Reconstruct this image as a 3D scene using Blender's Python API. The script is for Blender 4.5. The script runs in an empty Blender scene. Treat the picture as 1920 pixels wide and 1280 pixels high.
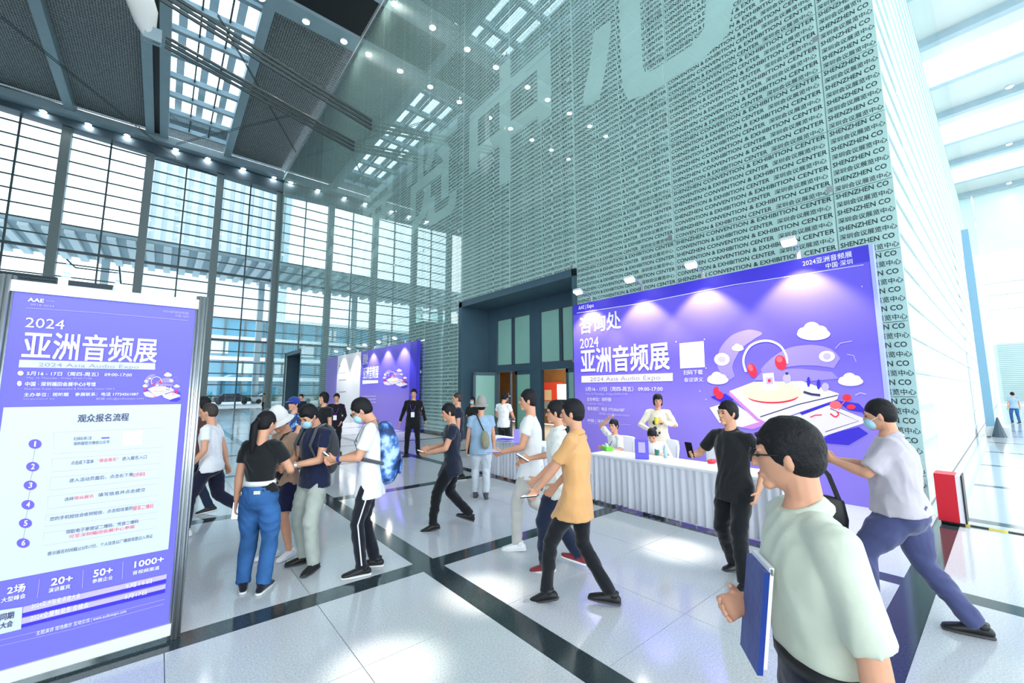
import bpy, math, random
import numpy as np
from mathutils import Vector, Matrix, noise
random.seed(7)
S = bpy.context.scene
COL = S.collection
PI = math.pi

# ------------------------------------------------------------------ camera
YAW, PITCH, ROLL, FPX, CAMH = 0.700083, 0.116291, 0.002740, 777.712, 1.80
def cam_axes():
    cy, sy, cp, sp = math.cos(YAW), math.sin(YAW), math.cos(PITCH), math.sin(PITCH)
    f = Vector((sy*cp, cy*cp, sp)); r = Vector((cy, -sy, 0)); d = f.cross(r)
    c, s = math.cos(ROLL), math.sin(ROLL)
    return c*r+s*d, -s*r+c*d, f
CR, CD, CF = cam_axes()
cam = bpy.data.cameras.new('camera'); cam.sensor_width = 36; cam.lens = FPX/1920*36
cam.clip_start = 0.05; cam.clip_end = 600
camo = bpy.data.objects.new('camera', cam); COL.objects.link(camo)
m = Matrix.Identity(4)
for i in range(3):
    m[i][0], m[i][1], m[i][2] = CR[i], -CD[i], -CF[i]
m.translation = Vector((0, 0, CAMH)); camo.matrix_world = m
S.camera = camo
CAMP = Vector((0, 0, CAMH))
def on(ax, val, x, y):                      # photo pixel -> point on an axis plane of the place
    d = CR*((x-960)/FPX)+CD*((y-640)/FPX)+CF
    return CAMP+d*((val-CAMP[ax])/d[ax])
def fl(x, y, z=0): return on(2, z, x, y)

# ------------------------------------------------------------------ sky, exposure
w = bpy.data.worlds.new('overcast_sky'); S.world = w; w.use_nodes = True
bg = w.node_tree.nodes['Background']; bg.inputs[0].default_value = (0.86, 0.95, 1.0, 1); bg.inputs[1].default_value = 1.0
S.view_settings.view_transform = 'Standard'; S.view_settings.look = 'None'
S.view_settings.gamma = 1; S.view_settings.use_curve_mapping = False
S.view_settings.exposure = 2.0

# ------------------------------------------------------------------ materials
def srgb(r, g, b):
    return tuple(((c/255)/12.92 if c/255 <= .04045 else ((c/255+.055)/1.055)**2.4) for c in (r, g, b))
MATS = {}
def mat(name, col, rough=.5, metal=0., spec=.5, noise_amt=0., noise_scale=20., bump=0., bump_scale=60., coat=0., emit=None, estr=0., sheen=0.):
    if name in MATS: return MATS[name]
    M = bpy.data.materials.new(name); M.use_nodes = True; nt = M.node_tree; b = nt.nodes['Principled BSDF']
    b.inputs['Base Color'].default_value = (*col, 1); b.inputs['Roughness'].default_value = rough
    b.inputs['Metallic'].default_value = metal; b.inputs['Specular IOR Level'].default_value = spec
    b.inputs['Coat Weight'].default_value = coat; b.inputs['Coat Roughness'].default_value = .03
    b.inputs['Sheen Weight'].default_value = sheen
    if emit:
        b.inputs['Emission Color'].default_value = (*emit, 1); b.inputs['Emission Strength'].default_value = estr
    tc = None
    if noise_amt > 0 or bump > 0:
        tc = nt.nodes.new('ShaderNodeTexCoord')
    if noise_amt > 0:
        n = nt.nodes.new('ShaderNodeTexNoise'); n.inputs['Scale'].default_value = noise_scale; n.inputs['Detail'].default_value = 3
        nt.links.new(tc.outputs['Object'], n.inputs['Vector'])
        r = nt.nodes.new('ShaderNodeValToRGB')
        r.color_ramp.elements[0].position = .3; r.color_ramp.elements[1].position = .7
        r.color_ramp.elements[0].color = (*[max(0, c*(1-noise_amt)) for c in col], 1)
        r.color_ramp.elements[1].color = (*[min(1, c*(1+noise_amt)) for c in col], 1)
        nt.links.new(n.outputs['Fac'], r.inputs['Fac']); nt.links.new(r.outputs['Color'], b.inputs['Base Color'])
    if bump > 0:
        n = nt.nodes.new('ShaderNodeTexNoise'); n.inputs['Scale'].default_value = bump_scale; n.inputs['Detail'].default_value = 4
        nt.links.new(tc.outputs['Object'], n.inputs['Vector'])
        bu = nt.nodes.new('ShaderNodeBump'); bu.inputs['Strength'].default_value = bump; bu.inputs['Distance'].default_value = .02
        nt.links.new(n.outputs['Fac'], bu.inputs['Height']); nt.links.new(bu.outputs['Normal'], b.inputs['Normal'])
    MATS[name] = M; return M
def glassmat(name, tint, ior=1.5, rough=0.0):
    M = bpy.data.materials.new(name); M.use_nodes = True; nt = M.node_tree; nt.nodes.clear()
    o = nt.nodes.new('ShaderNodeOutputMaterial'); mx = nt.nodes.new('ShaderNodeMixShader')
    t = nt.nodes.new('ShaderNodeBsdfTransparent'); g = nt.nodes.new('ShaderNodeBsdfGlossy'); fr = nt.nodes.new('ShaderNodeFresnel')
    t.inputs[0].default_value = (*tint, 1); g.inputs['Roughness'].default_value = rough; g.inputs['Color'].default_value = (.95, 1, 1, 1)
    ge = nt.nodes.new('ShaderNodeNewGeometry'); mi = nt.nodes.new('ShaderNodeMapRange')   # same reflectance on both faces of the sheet
    mi.inputs['To Min'].default_value = ior; mi.inputs['To Max'].default_value = 1/ior
    nt.links.new(ge.outputs['Backfacing'], mi.inputs['Value']); nt.links.new(mi.outputs[0], fr.inputs[0])
    nt.links.new(fr.outputs[0], mx.inputs[0]); nt.links.new(t.outputs[0], mx.inputs[1]); nt.links.new(g.outputs[0], mx.inputs[2])
    nt.links.new(mx.outputs[0], o.inputs[0]); MATS[name] = M; return M
def emat(name, col, s):
    M = bpy.data.materials.new(name); M.use_nodes = True; nt = M.node_tree; nt.nodes.clear()
    o = nt.nodes.new('ShaderNodeOutputMaterial'); e = nt.nodes.new('ShaderNodeEmission')
    e.inputs[0].default_value = (*col, 1); e.inputs[1].default_value = s
    nt.links.new(e.outputs[0], o.inputs[0]); MATS[name] = M; return M

def stone(name, col, speck, amt, rough):
    M = mat(name, col, rough, 0, .5); nt = M.node_tree; b = nt.nodes['Principled BSDF']
    tc = nt.nodes.new('ShaderNodeTexCoord'); g = nt.nodes.new('ShaderNodeNewGeometry')
    n1 = nt.nodes.new('ShaderNodeTexNoise'); n1.inputs['Scale'].default_value = 75; n1.inputs['Detail'].default_value = 4; n1.inputs['Roughness'].default_value = .8
    nt.links.new(g.outputs['Position'], n1.inputs['Vector'])
    r = nt.nodes.new('ShaderNodeValToRGB'); r.color_ramp.elements[0].position = .36; r.color_ramp.elements[1].position = .60
    r.color_ramp.elements[0].color = (*speck, 1); r.color_ramp.elements[1].color = (*col, 1)
    n2 = nt.nodes.new('ShaderNodeTexNoise'); n2.inputs['Scale'].default_value = 1.4
    nt.links.new(g.outputs['Position'], n2.inputs['Vector'])
    mx = nt.nodes.new('ShaderNodeMix'); mx.data_type = 'RGBA'; mx.blend_type = 'MULTIPLY'; mx.inputs[0].default_value = amt
    nt.links.new(n1.outputs['Fac'], r.inputs['Fac']); nt.links.new(r.outputs['Color'], mx.inputs[6]); nt.links.new(n2.outputs['Color'], mx.inputs[7])
    nt.links.new(mx.outputs[2], b.inputs['Base Color'])
    return M

stone('granite_light', (.74, .765, .79), (.50, .53, .57), .10, .10)
stone('granite_dark', (.050, .072, .078), (.022, .033, .04), .2, .10)
mat('panel_teal', srgb(204, 227, 224), .35, noise_amt=.05, noise_scale=.6)
mat('letter_dark', (.018, .03, .034), .6)
mat('frame_dark', srgb(58, 78, 92), .45)
mat('frame_teal', srgb(66, 92, 108), .4, noise_amt=.05, noise_scale=2)
mat('steel_light', srgb(150, 172, 182), .4, noise_amt=.05, noise_scale=1)
mat('steel_mid', srgb(120, 135, 138), .4)
mat('mullion', srgb(60, 78, 84), .4)
mat('black', (.008, .009, .011), .5)
mat('white_paint', (.70, .73, .74), .45)
mat('alu', (.62, .66, .68), .28, metal=.85)
mat('deck', srgb(70, 78, 82), .55)
mat('rod', srgb(58, 70, 72), .4, metal=.2)
glassmat('glass_skin', (.94, .98, .975), 1.55)
glassmat('glass_window', (.90, .965, .985), 1.45)
glassmat('glass_roof', (.88, .96, 1.0), 1.3)
glassmat('glass_plain', (.80, .93, .90), 1.5)
emat('lamp_glow', (1, .97, .9), 40)
emat('lamp_warm', (1, .93, .82), 18)
# perforated ribbed deck: fine relief only
def deckmat():
    M = MATS['deck']; nt = M.node_tree; b = nt.nodes['Principled BSDF']; g = nt.nodes.new('ShaderNodeNewGeometry')
    wv = nt.nodes.new('ShaderNodeTexWave'); wv.bands_direction = 'Y'; wv.inputs['Scale'].default_value = 1.05; wv.inputs['Distortion'].default_value = 0
    vo = nt.nodes.new('ShaderNodeTexVoronoi'); vo.inputs['Scale'].default_value = 7; vo.inputs['Randomness'].default_value = .15
    nt.links.new(g.outputs['Position'], wv.inputs['Vector']); nt.links.new(g.outputs['Position'], vo.inputs['Vector'])
    r = nt.nodes.new('ShaderNodeValToRGB'); r.color_ramp.elements[0].position = .25; r.color_ramp.elements[1].position = .6
    r.color_ramp.elements[0].color = (.03, .036, .038, 1); r.color_ramp.elements[1].color = (.34, .385, .39, 1)
    nt.links.new(vo.outputs['Distance'], r.inputs['Fac']); nt.links.new(r.outputs['Color'], b.inputs['Base Color'])
    bu = nt.nodes.new('ShaderNodeBump'); bu.inputs['Strength'].default_value = .8; bu.inputs['Distance'].default_value = .08
    nt.links.new(wv.outputs['Fac'], bu.inputs['Height']); nt.links.new(bu.outputs['Normal'], b.inputs['Normal'])
deckmat()

# ------------------------------------------------------------------ mesh helpers
class MB:
    def __init__(s): s.v = []; s.f = []; s.m = []
    def add(s, vs, fs, mi=0):
        o = len(s.v); s.v += [tuple(v) for v in vs]; s.f += [tuple(i+o for i in f) for f in fs]; s.m += [mi]*len(fs); return s
    def box(s, x0, y0, z0, x1, y1, z1, mi=0):
        vs = [(x, y, z) for x in (x0, x1) for y in (y0, y1) for z in (z0, z1)]
        return s.add(vs, [(0, 1, 3, 2), (4, 6, 7, 5), (0, 4, 5, 1), (2, 3, 7, 6), (0, 2, 6, 4), (1, 5, 7, 3)], mi)
    def obox(s, c, ax, ay, az, mi=0):       # oriented box, half axes
        c = Vector(c); vs = [c+sx*Vector(ax)+sy*Vector(ay)+sz*Vector(az) for sx in (-1, 1) for sy in (-1, 1) for sz in (-1, 1)]
        return s.add(vs, [(0, 1, 3, 2), (4, 6, 7, 5), (0, 4, 5, 1), (2, 3, 7, 6), (0, 2, 6, 4), (1, 5, 7, 3)], mi)
    def rings(s, rings, mi=0, cap=True):
        n = len(rings[0]); vs = [p for r in rings for p in r]; fs = []
        for i in range(len(rings)-1):
            for j in range(n):
                k = (j+1) % n; fs.append((i*n+j, i*n+k, (i+1)*n+k, (i+1)*n+j))
        if cap: fs.append(tuple(range(n-1, -1, -1))); fs.append(tuple((len(rings)-1)*n+j for j in range(n)))
        return s.add(vs, fs, mi)
    def loft(s, secs, n=14, mi=0, round_ends=True):   # secs: (center, uvec, vvec)
        secs = [(Vector(c), Vector(u), Vector(v)) for c, u, v in secs]
        if round_ends:
            c, u, v = secs[0]; d = (secs[0][0]-secs[1][0]).normalized()*min(u.length, v.length)
            c2, u2, v2 = secs[-1]; d2 = (secs[-1][0]-secs[-2][0]).normalized()*min(u2.length, v2.length)
            secs = [(c+d*.85, u*.35, v*.35), (c+d*.55, u*.78, v*.78)]+secs+[(c2+d2*.55, u2*.78, v2*.78), (c2+d2*.85, u2*.35, v2*.35)]
        return s.rings([[c+u*math.cos(2*PI*k/n)+v*math.sin(2*PI*k/n) for k in range(n)] for c, u, v in secs], mi)
    def tube(s, pts, rad, n=8, mi=0, ref=(0.13, .21, .97), round_ends=False):
        pts = [Vector(p) for p in pts]
        if not hasattr(rad, '__len__'): rad = [rad]*len(pts)
        secs = []; a = None
        for i, p in enumerate(pts):
            t = (pts[min(i+1, len(pts)-1)]-pts[max(i-1, 0)]).normalized()
            if a is None:
                a = min((Vector((1, 0, 0)), Vector((0, 1, 0)), Vector((0, 0, 1))), key=lambda q: abs(q.dot(t)))
            a = (a-t*a.dot(t)).normalized(); b = t.cross(a)
            secs.append((p, a*rad[i], b*rad[i]))
        return s.loft(secs, n, mi, round_ends)
    def ell(s, c, r, n=14, k=9, mi=0, M=None, fn=None):
        c = Vector(c); vs = []; fs = []
        for i in range(k+1):
            th = PI*i/k
            for j in range(n):
                ph = 2*PI*j/n
                d = Vector((math.sin(th)*math.cos(ph), math.sin(th)*math.sin(ph), math.cos(th)))
                p = Vector((d.x*r[0], d.y*r[1], d.z*r[2]))
                if fn: p = fn(d, p)
                vs.append(c+(M @ p if M else p))
        for i in range(k):
            for j in range(n):
                q = (j+1) % n; fs.append((i*n+j, (i+1)*n+j, (i+1)*n+q, i*n+q))
        return s.add(vs, fs, mi)
    def prism(s, pts, fn, d=0.0, mi=0):     # 2D polygon mapped by fn(u,v,depth)
        n = len(pts)
        if d == 0: return s.add([fn(u, v, 0) for u, v in pts], [tuple(range(n))], mi)
        vs = [fn(u, v, 0) for u, v in pts]+[fn(u, v, d) for u, v in pts]
        fs = [tuple(range(n)), tuple(range(2*n-1, n-1, -1))]+[(i, i+n, (i+1) % n+n, (i+1) % n) for i in range(n)]
        return s.add(vs, fs, mi)
    def text(s, body, fn, size, x=0, y=0, w=None, align='L', bold=0., sy=1., mi=0, d=0.0):
        vs, fs, x0, x1 = text2d(body)
        if bold > 0:                         # heavier strokes: overlaid shifted outlines
            q = bold*.75; n0 = len(vs); vv = []; ff = []
            for j, (ax, ay) in enumerate(((-q, -q), (q, -q), (q, q), (-q, q))):
                vv += [(p0+ax, p1+ay) for p0, p1 in vs]; ff += [tuple(i+j*n0 for i in f) for f in fs]
            vs, fs, x0, x1 = vv, ff, x0-q, x1+q
        dj = lambda i: d+(i//n0)*.0004 if bold > 0 else d
        k = size; kx = k if w is None else w/max(1e-6, (x1-x0))
        ww = (x1-x0)*kx; off = {'L': 0, 'C': -ww/2, 'R': -ww}[align]
        return s.add([fn(x+off+(a-x0)*kx, y+b*k*sy, dj(i)) for i, (a, b) in enumerate(vs)], fs, mi)
    def mesh(s, name, mats):
        me = bpy.data.meshes.new(name); me.from_pydata(s.v, [], s.f)
        for q in mats: me.materials.append(MATS[q] if isinstance(q, str) else q)
        if len(mats) > 1: me.polygons.foreach_set('material_index', s.m)
        me.update(); return me
_T = {}
def text2d(body):
    key = body
    if key in _T: return _T[key]
    c = bpy.data.curves.new('t', 'FONT'); c.body = body; c.resolution_u = 2
    o = bpy.data.objects.new('t', c); COL.objects.link(o)
    dg = bpy.context.evaluated_depsgraph_get(); me = bpy.data.meshes.new_from_object(o.evaluated_get(dg))
    vs = [(v.co.x, v.co.y) for v in me.vertices]; fs = [tuple(p.vertices) for p in me.polygons]
    bpy.data.objects.remove(o); bpy.data.curves.remove(c); bpy.data.meshes.remove(me)
    xs = [v[0] for v in vs] or [0, 1]
    _T[key] = (vs, fs, min(xs), max(xs)); return _T[key]

def link(name, me, parent=None, loc=None, smooth=False):
    o = bpy.data.objects.new(name, me); COL.objects.link(o)
    if parent: o.parent = parent
    if loc is not None: o.location = loc
    if smooth and me: me.polygons.foreach_set('use_smooth', [True]*len(me.polygons))
    return o
def part(name, mb, mats, parent=None, loc=None, smooth=False):
    if isinstance(mats, str): mats = [mats]
    return link(name, mb.mesh(name, mats), parent, loc, smooth)
def tag(o, label, cat, group=None, kind=None):
    o['label'] = label; o['category'] = cat
    if group: o['group'] = group
    if kind: o['kind'] = kind
    return o
def struct(o): o['kind'] = 'structure'; return o
def empty(name, loc=(0, 0, 0), rz=0):
    o = bpy.data.objects.new(name, None); COL.objects.link(o); o.location = loc; o.rotation_euler = (0, 0, rz); return o
def rename(o, label): o['label'] = label; return o
def copy_tree(o, parent=None):
    c = o.copy(); COL.objects.link(c); c.parent = parent
    for ch in o.children: copy_tree(ch, c)
    return c
# ------------------------------------------------------------------ floor
floor = struct(part('floor', MB().box(-30, -26, -.30, 96, 52, -.03), 'granite_light'))
GX, GY, SW = 3.22, 3.35, .23
def gx(k): return 2.26+GX*k
def gy(j): return 4.04+GY*j
_sl = {}
def slab(name, x0, y0, x1, y1, m):
    key = (round(x1-x0, 3), round(y1-y0, 3), m)
    if key not in _sl: _sl[key] = MB().box(0, 0, -.03, x1-x0, y1-y0, 0).mesh(name, [m])
    return link(name, _sl[key], floor, (x0, y0, 0))
cells = [(k, j) for k in range(-4, 2) for j in range(-3, 14)]+[(k, j) for k in range(2, 14) for j in (-3, -2)]
for k, j in cells:
    x0, x1, y0, y1 = gx(k)+SW/2, gx(k+1)-SW/2, gy(j)+SW/2, gy(j+1)-SW/2
    g = .0025
    n = 3 if (k in (-1, 0, 1) and j in (-1, 0, 1)) else 1
    for a in range(n):
        for b in range(n):
            dx, dy = (x1-x0)/n, (y1-y0)/n
            slab('floor_tile' if n > 1 else 'floor_slab', x0+a*dx+g, y0+b*dy+g, x0+(a+1)*dx-g, y0+(b+1)*dy-g, 'granite_light')
    slab('stone_strip', x0-SW, y0-SW+g, x0, y1, 'granite_dark')          # along the wall direction
    slab('stone_strip', x0, y0-SW, x1, y0, 'granite_dark')

# ------------------------------------------------------------------ front wall: lettered metal panels
WX, PW, PH = 8.77, 2.95, 1.17
PY0, PZ0 = 1.66, .51-1.17*0   # right-hand vertical joint, joints at PZ0 + n*PH
wall_front = struct(part('wall_front', MB().box(WX+.05, .9, 0, WX+.20, 7.56, 25.2).box(WX+.05, 13.46, 0, WX+.20, 37.6, 25.2).box(WX+.05, 43.4, 0, WX+.20, 50.2, 25.2)
    .box(WX+.05, 7.56, 5.19, WX+.20, 13.46, 25.2).box(WX+.05, 37.6, 5.19, WX+.20, 43.4, 25.2), 'panel_teal'))
LAT = 'SHENZHEN CONVENTION & EXHIBITION CENTER'; CHI = '深圳会议展览中心'
def panel_mesh(wd, ht, full=True):
    mb = MB(); g = .006
    mb.box(0, -wd+g, g, .045, -g, ht-g, 0)
    fn = lambda u, v, d: (-.002-d, -u, v)
    p = PH/8
    for r in range(int(ht/p+.01)):
        z = r*p+.036
        if r % 2 == 1:
            if full: mb.text(LAT, fn, .118, .03, z, w=wd-.06, bold=.022, mi=1)
            else: mb.text('SHENZHEN CO', fn, .118, .03, z, w=wd-.09, bold=.022, mi=1)
        else:
            if full:
                mb.text('CONVENTION & EXHIBITION CENTER', fn, .118, .03, z, w=1.96, bold=.022, mi=1)
                mb.text(CHI, fn, .10, 2.06, z, w=.84, bold=.014, mi=1)
            else: mb.text(CHI, fn, .10, .03, z, w=wd-.05, bold=.014, mi=1)
    return mb.mesh('panel', ['panel_teal', 'letter_dark'])
PM = panel_mesh(PW, PH); PE = panel_mesh(.78, PH, False); PF = panel_mesh(PW, PZ0-.02); PEF = panel_mesh(.78, PZ0-.02, False)
ncol = 17; zrows = [(0.02, PF, PEF)]+[(PZ0+PH*i, PM, PE) for i in range(21)]
far = MB(); fn_far = []
for c in range(-1, ncol):
    yh = PY0+PW*(c+1) if c >= 0 else PY0
    for ri, (z, mf, me) in enumerate(zrows):
        if z+PH/2 < 5.19 and (c in (2, 3) or c in (12, 13)): continue
        if z+PH > 25.3: continue
        if c <= 10 or (c == 11 and z < 12):
            link('panel', me if c < 0 else mf, wall_front, (WX, yh, z))
        else:                                # too far off to pick apart
            hh = PH if ri else PZ0
            far.box(WX, yh-PW+.006, z+.006, WX+.045, yh-.006, z+hh-.006, 0)
            for r in range(int(hh/PH*8)):
                zz = z+r*PH/8+.04; u = .03; lens = (.66, .86, .08, .78, .5) if r % 2 else (.74, .08, .72, .42, .84)
                for L in lens:
                    y1 = yh-u; y0 = y1-L+.04; u += L+.0
                    far.add([(WX-.002, y1, zz), (WX-.002, y0, zz), (WX-.002, y0, zz+.072), (WX-.002, y1, zz+.072)], [(0, 1, 2, 3)], 1)
fo = part('panel', far, ['panel_teal', 'letter_dark'], wall_front); fo['kind'] = 'stuff'
# huge plain characters standing out of the lettering
for ch, yc in zip('心中览展议会', (4.60, 10.75, 16.4, 22.6, 28.8, 35.0)):
    mb = MB(); fn = lambda u, v, d: (WX-.006-d, yc-u, 9.52+v)
    mb.text(ch, fn, 5.45, 0, 0, align='C', bold=.024, sy=.90, d=0)
    o = part('character', mb, 'panel_teal', wall_front)
trim_shade_1 = struct(part('trim_shade_1', MB().box(WX-.03, 13.5, 0, WX+.02, 37.6, .12).box(WX-.03, .9, 0, WX+.02, 7.6, .12).box(WX-.03, 43.4, 0, WX+.02, 50.2, .12), 'black'))  # base strip in black: shadow along the wall foot put into its colour

# glass skin in front of the panels and round the corner
window_2 = struct(part('window_2', MB().box(8.57, .70, 25.1, 8.63, 50.2, 25.2), 'white_paint'))
zs = [0.02, 2.6, 5.22]+[5.22+(25.1-5.22)/7*i for i in range(1, 8)]
_pm = {}
def pane(x0, y0, z0, x1, y1, z1, m, parent, name='pane'):
    key = (round(x1-x0, 3), round(y1-y0, 3), round(z1-z0, 3), m)
    if key not in _pm: _pm[key] = MB().box(0, 0, 0, x1-x0, y1-y0, z1-z0).mesh(name, [m])
    return link(name, _pm[key], parent, (x0, y0, z0))
for c in range(-1, ncol):
    y0, y1 = (PY0+PW*c, PY0+PW*(c+1)) if c >= 0 else (.70, PY0)
    for a, b in zip(zs[:-1], zs[1:]):
        if b < 5.3 and c in (2, 3, 12, 13): continue
        y1c = min(y1, 50.2)
        pane(8.592, y0+.008, a+.008, 8.604, y1c-.008, b-.008, 'glass_skin', window_2)
for i in range(14):
    x0 = 8.62+PW*2*i
    for a, b in zip(zs[:-1:2], zs[2::2]):
        if a < 8: continue                    # open portal bays at passage level
        pane(x0+.01, .71, a+.01, x0+PW*2-.01, .722, b-.01, 'glass_skin', window_2)
# small stainless glass clamps
fit = MB().box(-.03, -.05, -.05, .0, .05, .05).mesh('clamp', ['alu'])
for c in range(0, 7):
    for z in zs[1:6]:
        if z < 5.1 and c in (3,): continue
        link('clamp', fit, window_2, (8.59, PY0+PW*c, z))

# side of the box along the bright passage
wr = MB().box(WX+.2, .95, 0, 92, 1.1, 25.9)
wall_right = struct(part('wall_right', wr, 'white_paint'))
rib = MB().box(0, 0, 0, 60, .03, .06).mesh('rib', ['panel_teal'])
for i in range(42): link('rib', rib, wall_right, (WX+.1, .92, .3+i*.585))

# ------------------------------------------------------------------ entrance portal in the front wall
XD = 10.02
door_1 = struct(part('door_1', MB()
    .box(WX-.06, 13.36, 0, XD+.1, 13.56, 5.19)            # left jamb
    .box(WX-.06, 7.56, 0, XD+.1, 7.70, 5.19)              # right jamb
    .box(WX-.06, 7.56, 5.0, XD+.1, 13.56, 5.22)           # soffit
    .box(XD-.02, 7.7, 4.52, XD+.12, 13.36, 5.0)           # head
    .box(XD-.02, 7.7, 2.48, XD+.12, 13.36, 2.74), 'frame_teal'))
posts = [13.05, 10.60, 8.15]
for y in posts: part('door_post', MB().box(XD-.035, y-.27, 0, XD+.13, y+.27 if y < 13 else 13.36, 4.54), 'frame_teal', door_1)
mat('frost', srgb(150, 200, 188), .25, noise_amt=.06, noise_scale=.8)
mat('frost_dark', srgb(96, 168, 150), .2, noise_amt=.1, noise_scale=.8)
for yl, yr in ((12.78, 10.87), (10.33, 8.42)):
    ym = (yl+yr)/2
    part('mullion', MB().box(XD-.03, ym-.06, 2.74, XD+.1, ym+.06, 4.52), 'frame_dark', door_1)
    for a, b in ((yl, ym+.06), (ym-.06, yr)):
        part('transom_pane', MB().box(XD+.02, b+.02, 2.76, XD+.05, a-.02, 4.5), 'frost', door_1)
def leaf(px, py, ang, wd=.95):
    o = MB().box(0, -.03, .02, wd, .03, .14).box(0, -.03, 2.36, wd, .03, 2.48).box(0, -.03, .02, .1, .03, 2.48).box(wd-.1, -.03, .02, wd, .03, 2.48)
    l = part('door_leaf', o, 'frame_teal', door_1, (px, py, 0)); l.rotation_euler = (0, 0, ang)
    part('pane', MB().box(.1, -.01, .14, wd-.1, .01, 2.36), 'frost', l)
    part('handle', MB().tube([(wd-.06, -.10, .7), (wd-.06, -.10, 1.7)], .016).box(wd-.07, -.1, .8, wd-.05, 0, .82).box(wd-.07, -.1, 1.58, wd-.05, 0, 1.6), 'alu', l)
    return l
leaf(XD-.05, 12.74, math.radians(158), .95)
leaf(XD-.05, 11.90, math.radians(231), .95)
leaf(XD+.04, 11.74, math.radians(-90), 1.15)
leaf(XD+.04, 9.2, math.radians(-90), .8)
# the lit room behind the doors
mat('wood_wall', srgb(120, 84, 48), .5, noise_amt=.15, noise_scale=1.5)
mat('beige_wall', srgb(190, 170, 140), .6)
door_room = struct(part('wall_back', MB().box(16, 5, 0, 16.2, 22, 5).box(XD+.2, 21.9, 0, 16, 22, 5).box(XD+.2, 5, 0, 16, 5.1, 5).box(XD+.2, 5, 4.0, 16, 22, 4.1), 'wood_wall'))
mat('sign_red', srgb(190, 60, 40), .5)
sg = empty('wall_banner', (15.9, on(0, 15.9, 1030, 735).y, 0)); tag(sg, 'red and grey banner hung inside beyond the open doors', 'banner')
part('cloth', MB().box(-.04, -1.0, 1.2, 0, 1.0, 2.2), 'sign_red', sg); part('frame', MB().box(-.06, -1.0, .8, -.01, 1.0, 1.2), 'steel_mid', sg)
part('frame', MB().box(-.06, -.2, 1.25, -.04, .3, 1.8), 'beige_wall', sg)
ls = empty('lit_sign', (11.2, on(0, 11.2, 1054, 720).y, 0)); tag(ls, 'small glowing white sign on a dark stand inside the doorway', 'sign')
part('stand', MB().box(-.1, -.22, 0, .1, .22, 1.45), 'black', ls)
emat('soft_white', (1, .97, .92), 1.6)
part('screen', MB().box(-.05, -.2, 1.46, .05, .2, 2.0), 'soft_white', ls)
rl = bpy.data.lights.new('room_light', 'AREA'); rl.energy = 130; rl.size = 3; rl.color = (1, .82, .55)
ro = bpy.data.objects.new('room_light', rl); COL.objects.link(ro); ro.location = (13, 13, 3.9)

# second, far entrance: dark recess
door_2 = struct(part('door_2', MB().box(WX-.05, 43.2, 0, WX+1.6, 43.45, 5.2).box(WX-.05, 37.55, 0, WX+1.6, 37.8, 5.2).box(WX-.05, 37.6, 4.95, WX+1.6, 43.4, 5.2)
    .box(WX+1.5, 37.6, 2.5, WX+1.6, 43.4, 5.2), 'frame_teal'))
for i in range(4): part('door_leaf', MB().box(WX+1.5, 37.9+i*1.35, 0, WX+1.56, 39.2+i*1.35, 2.48), 'frost', door_2)

# ------------------------------------------------------------------ left glass curtain wall
WY = 50.3
window_1 = struct(part('window_1', MB().add([(-24, WY-.9, 24.9), (8.77, WY-.9, 23.45), (8.77, WY+.3, 23.45), (-24, WY+.3, 24.9), (-24, WY-.9, 26.2), (8.77, WY-.9, 24.5), (8.77, WY+.3, 26.2), (-24, WY+.3, 26.2)],
    [(0, 1, 2, 3), (4, 7, 6, 5), (0, 4, 5, 1), (2, 6, 7, 3), (0, 3, 7, 4), (1, 5, 6, 2)]), 'frame_dark'))
cols = [8.55-5.42*i for i in range(5)]
for x in cols:
    part('column', MB().box(x-.30, WY-.65, 0, x+.30, WY+.1, 24.3), 'steel_mid', window_1)
for x in cols[1:]:
    part('mullion', MB().box(x+2.71-.06, WY-.05, 0, x+2.71+.06, WY+.12, 24.6), 'mullion', window_1)
TZ = 1.122; nz = 21
tr = MB().box(-13.2, WY-.06, -.05, 8.55, WY+.08, .05).mesh('transom', ['mullion'])
trw = MB().box(-13.2, WY-.10, -.11, 8.55, WY+.10, .11).mesh('transom', ['mullion'])
for i in range(nz):
    z = 24.83-TZ*(i+1)
    if z > .3: link('transom', trw if i in (9, 15) else tr, window_1, (0, 0, z))
for x in cols[1:]:
    for h in (0, 1):
        xa = x+(.3 if h == 0 else 2.77); xb = x+(2.65 if h == 0 else 5.12)
        for i in range(nz+1):
            z1 = 24.83-TZ*i-.05; z0 = max(.02, 24.83-TZ*(i+1)+.05)
            if i == 0: z1 = 24.2
            if z1 > z0+.05: pane(xa, WY, z0, xb, WY+.02, z1, 'glass_window', window_1)

# ------------------------------------------------------------------ ceiling
CZ = 25.2
ceiling = struct(part('ceiling', MB().box(-30, -26, 27.2, -1.40, 52, 27.4).box(3.35, -26, 27.2, 96, 52, 27.4).box(-1.4, 47.2, 27.2, 3.4, 52, 27.4).box(-1.4, -26, 27.2, 3.4, 6, 27.4), 'deck'))
beams = [-19.3, -13.4, -7.55, -2.43, -1.45, 3.45, 9.3]+[15.2+5.9*i for i in range(14)]
bm_w = .30
for x in beams:
    y1, y0 = (49.6, -26)
    if x > 9: y1 = .94
    part('beam', MB().box(x-bm_w, y0, CZ, x+bm_w, y1, CZ+.9), 'steel_light', ceiling)
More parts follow.
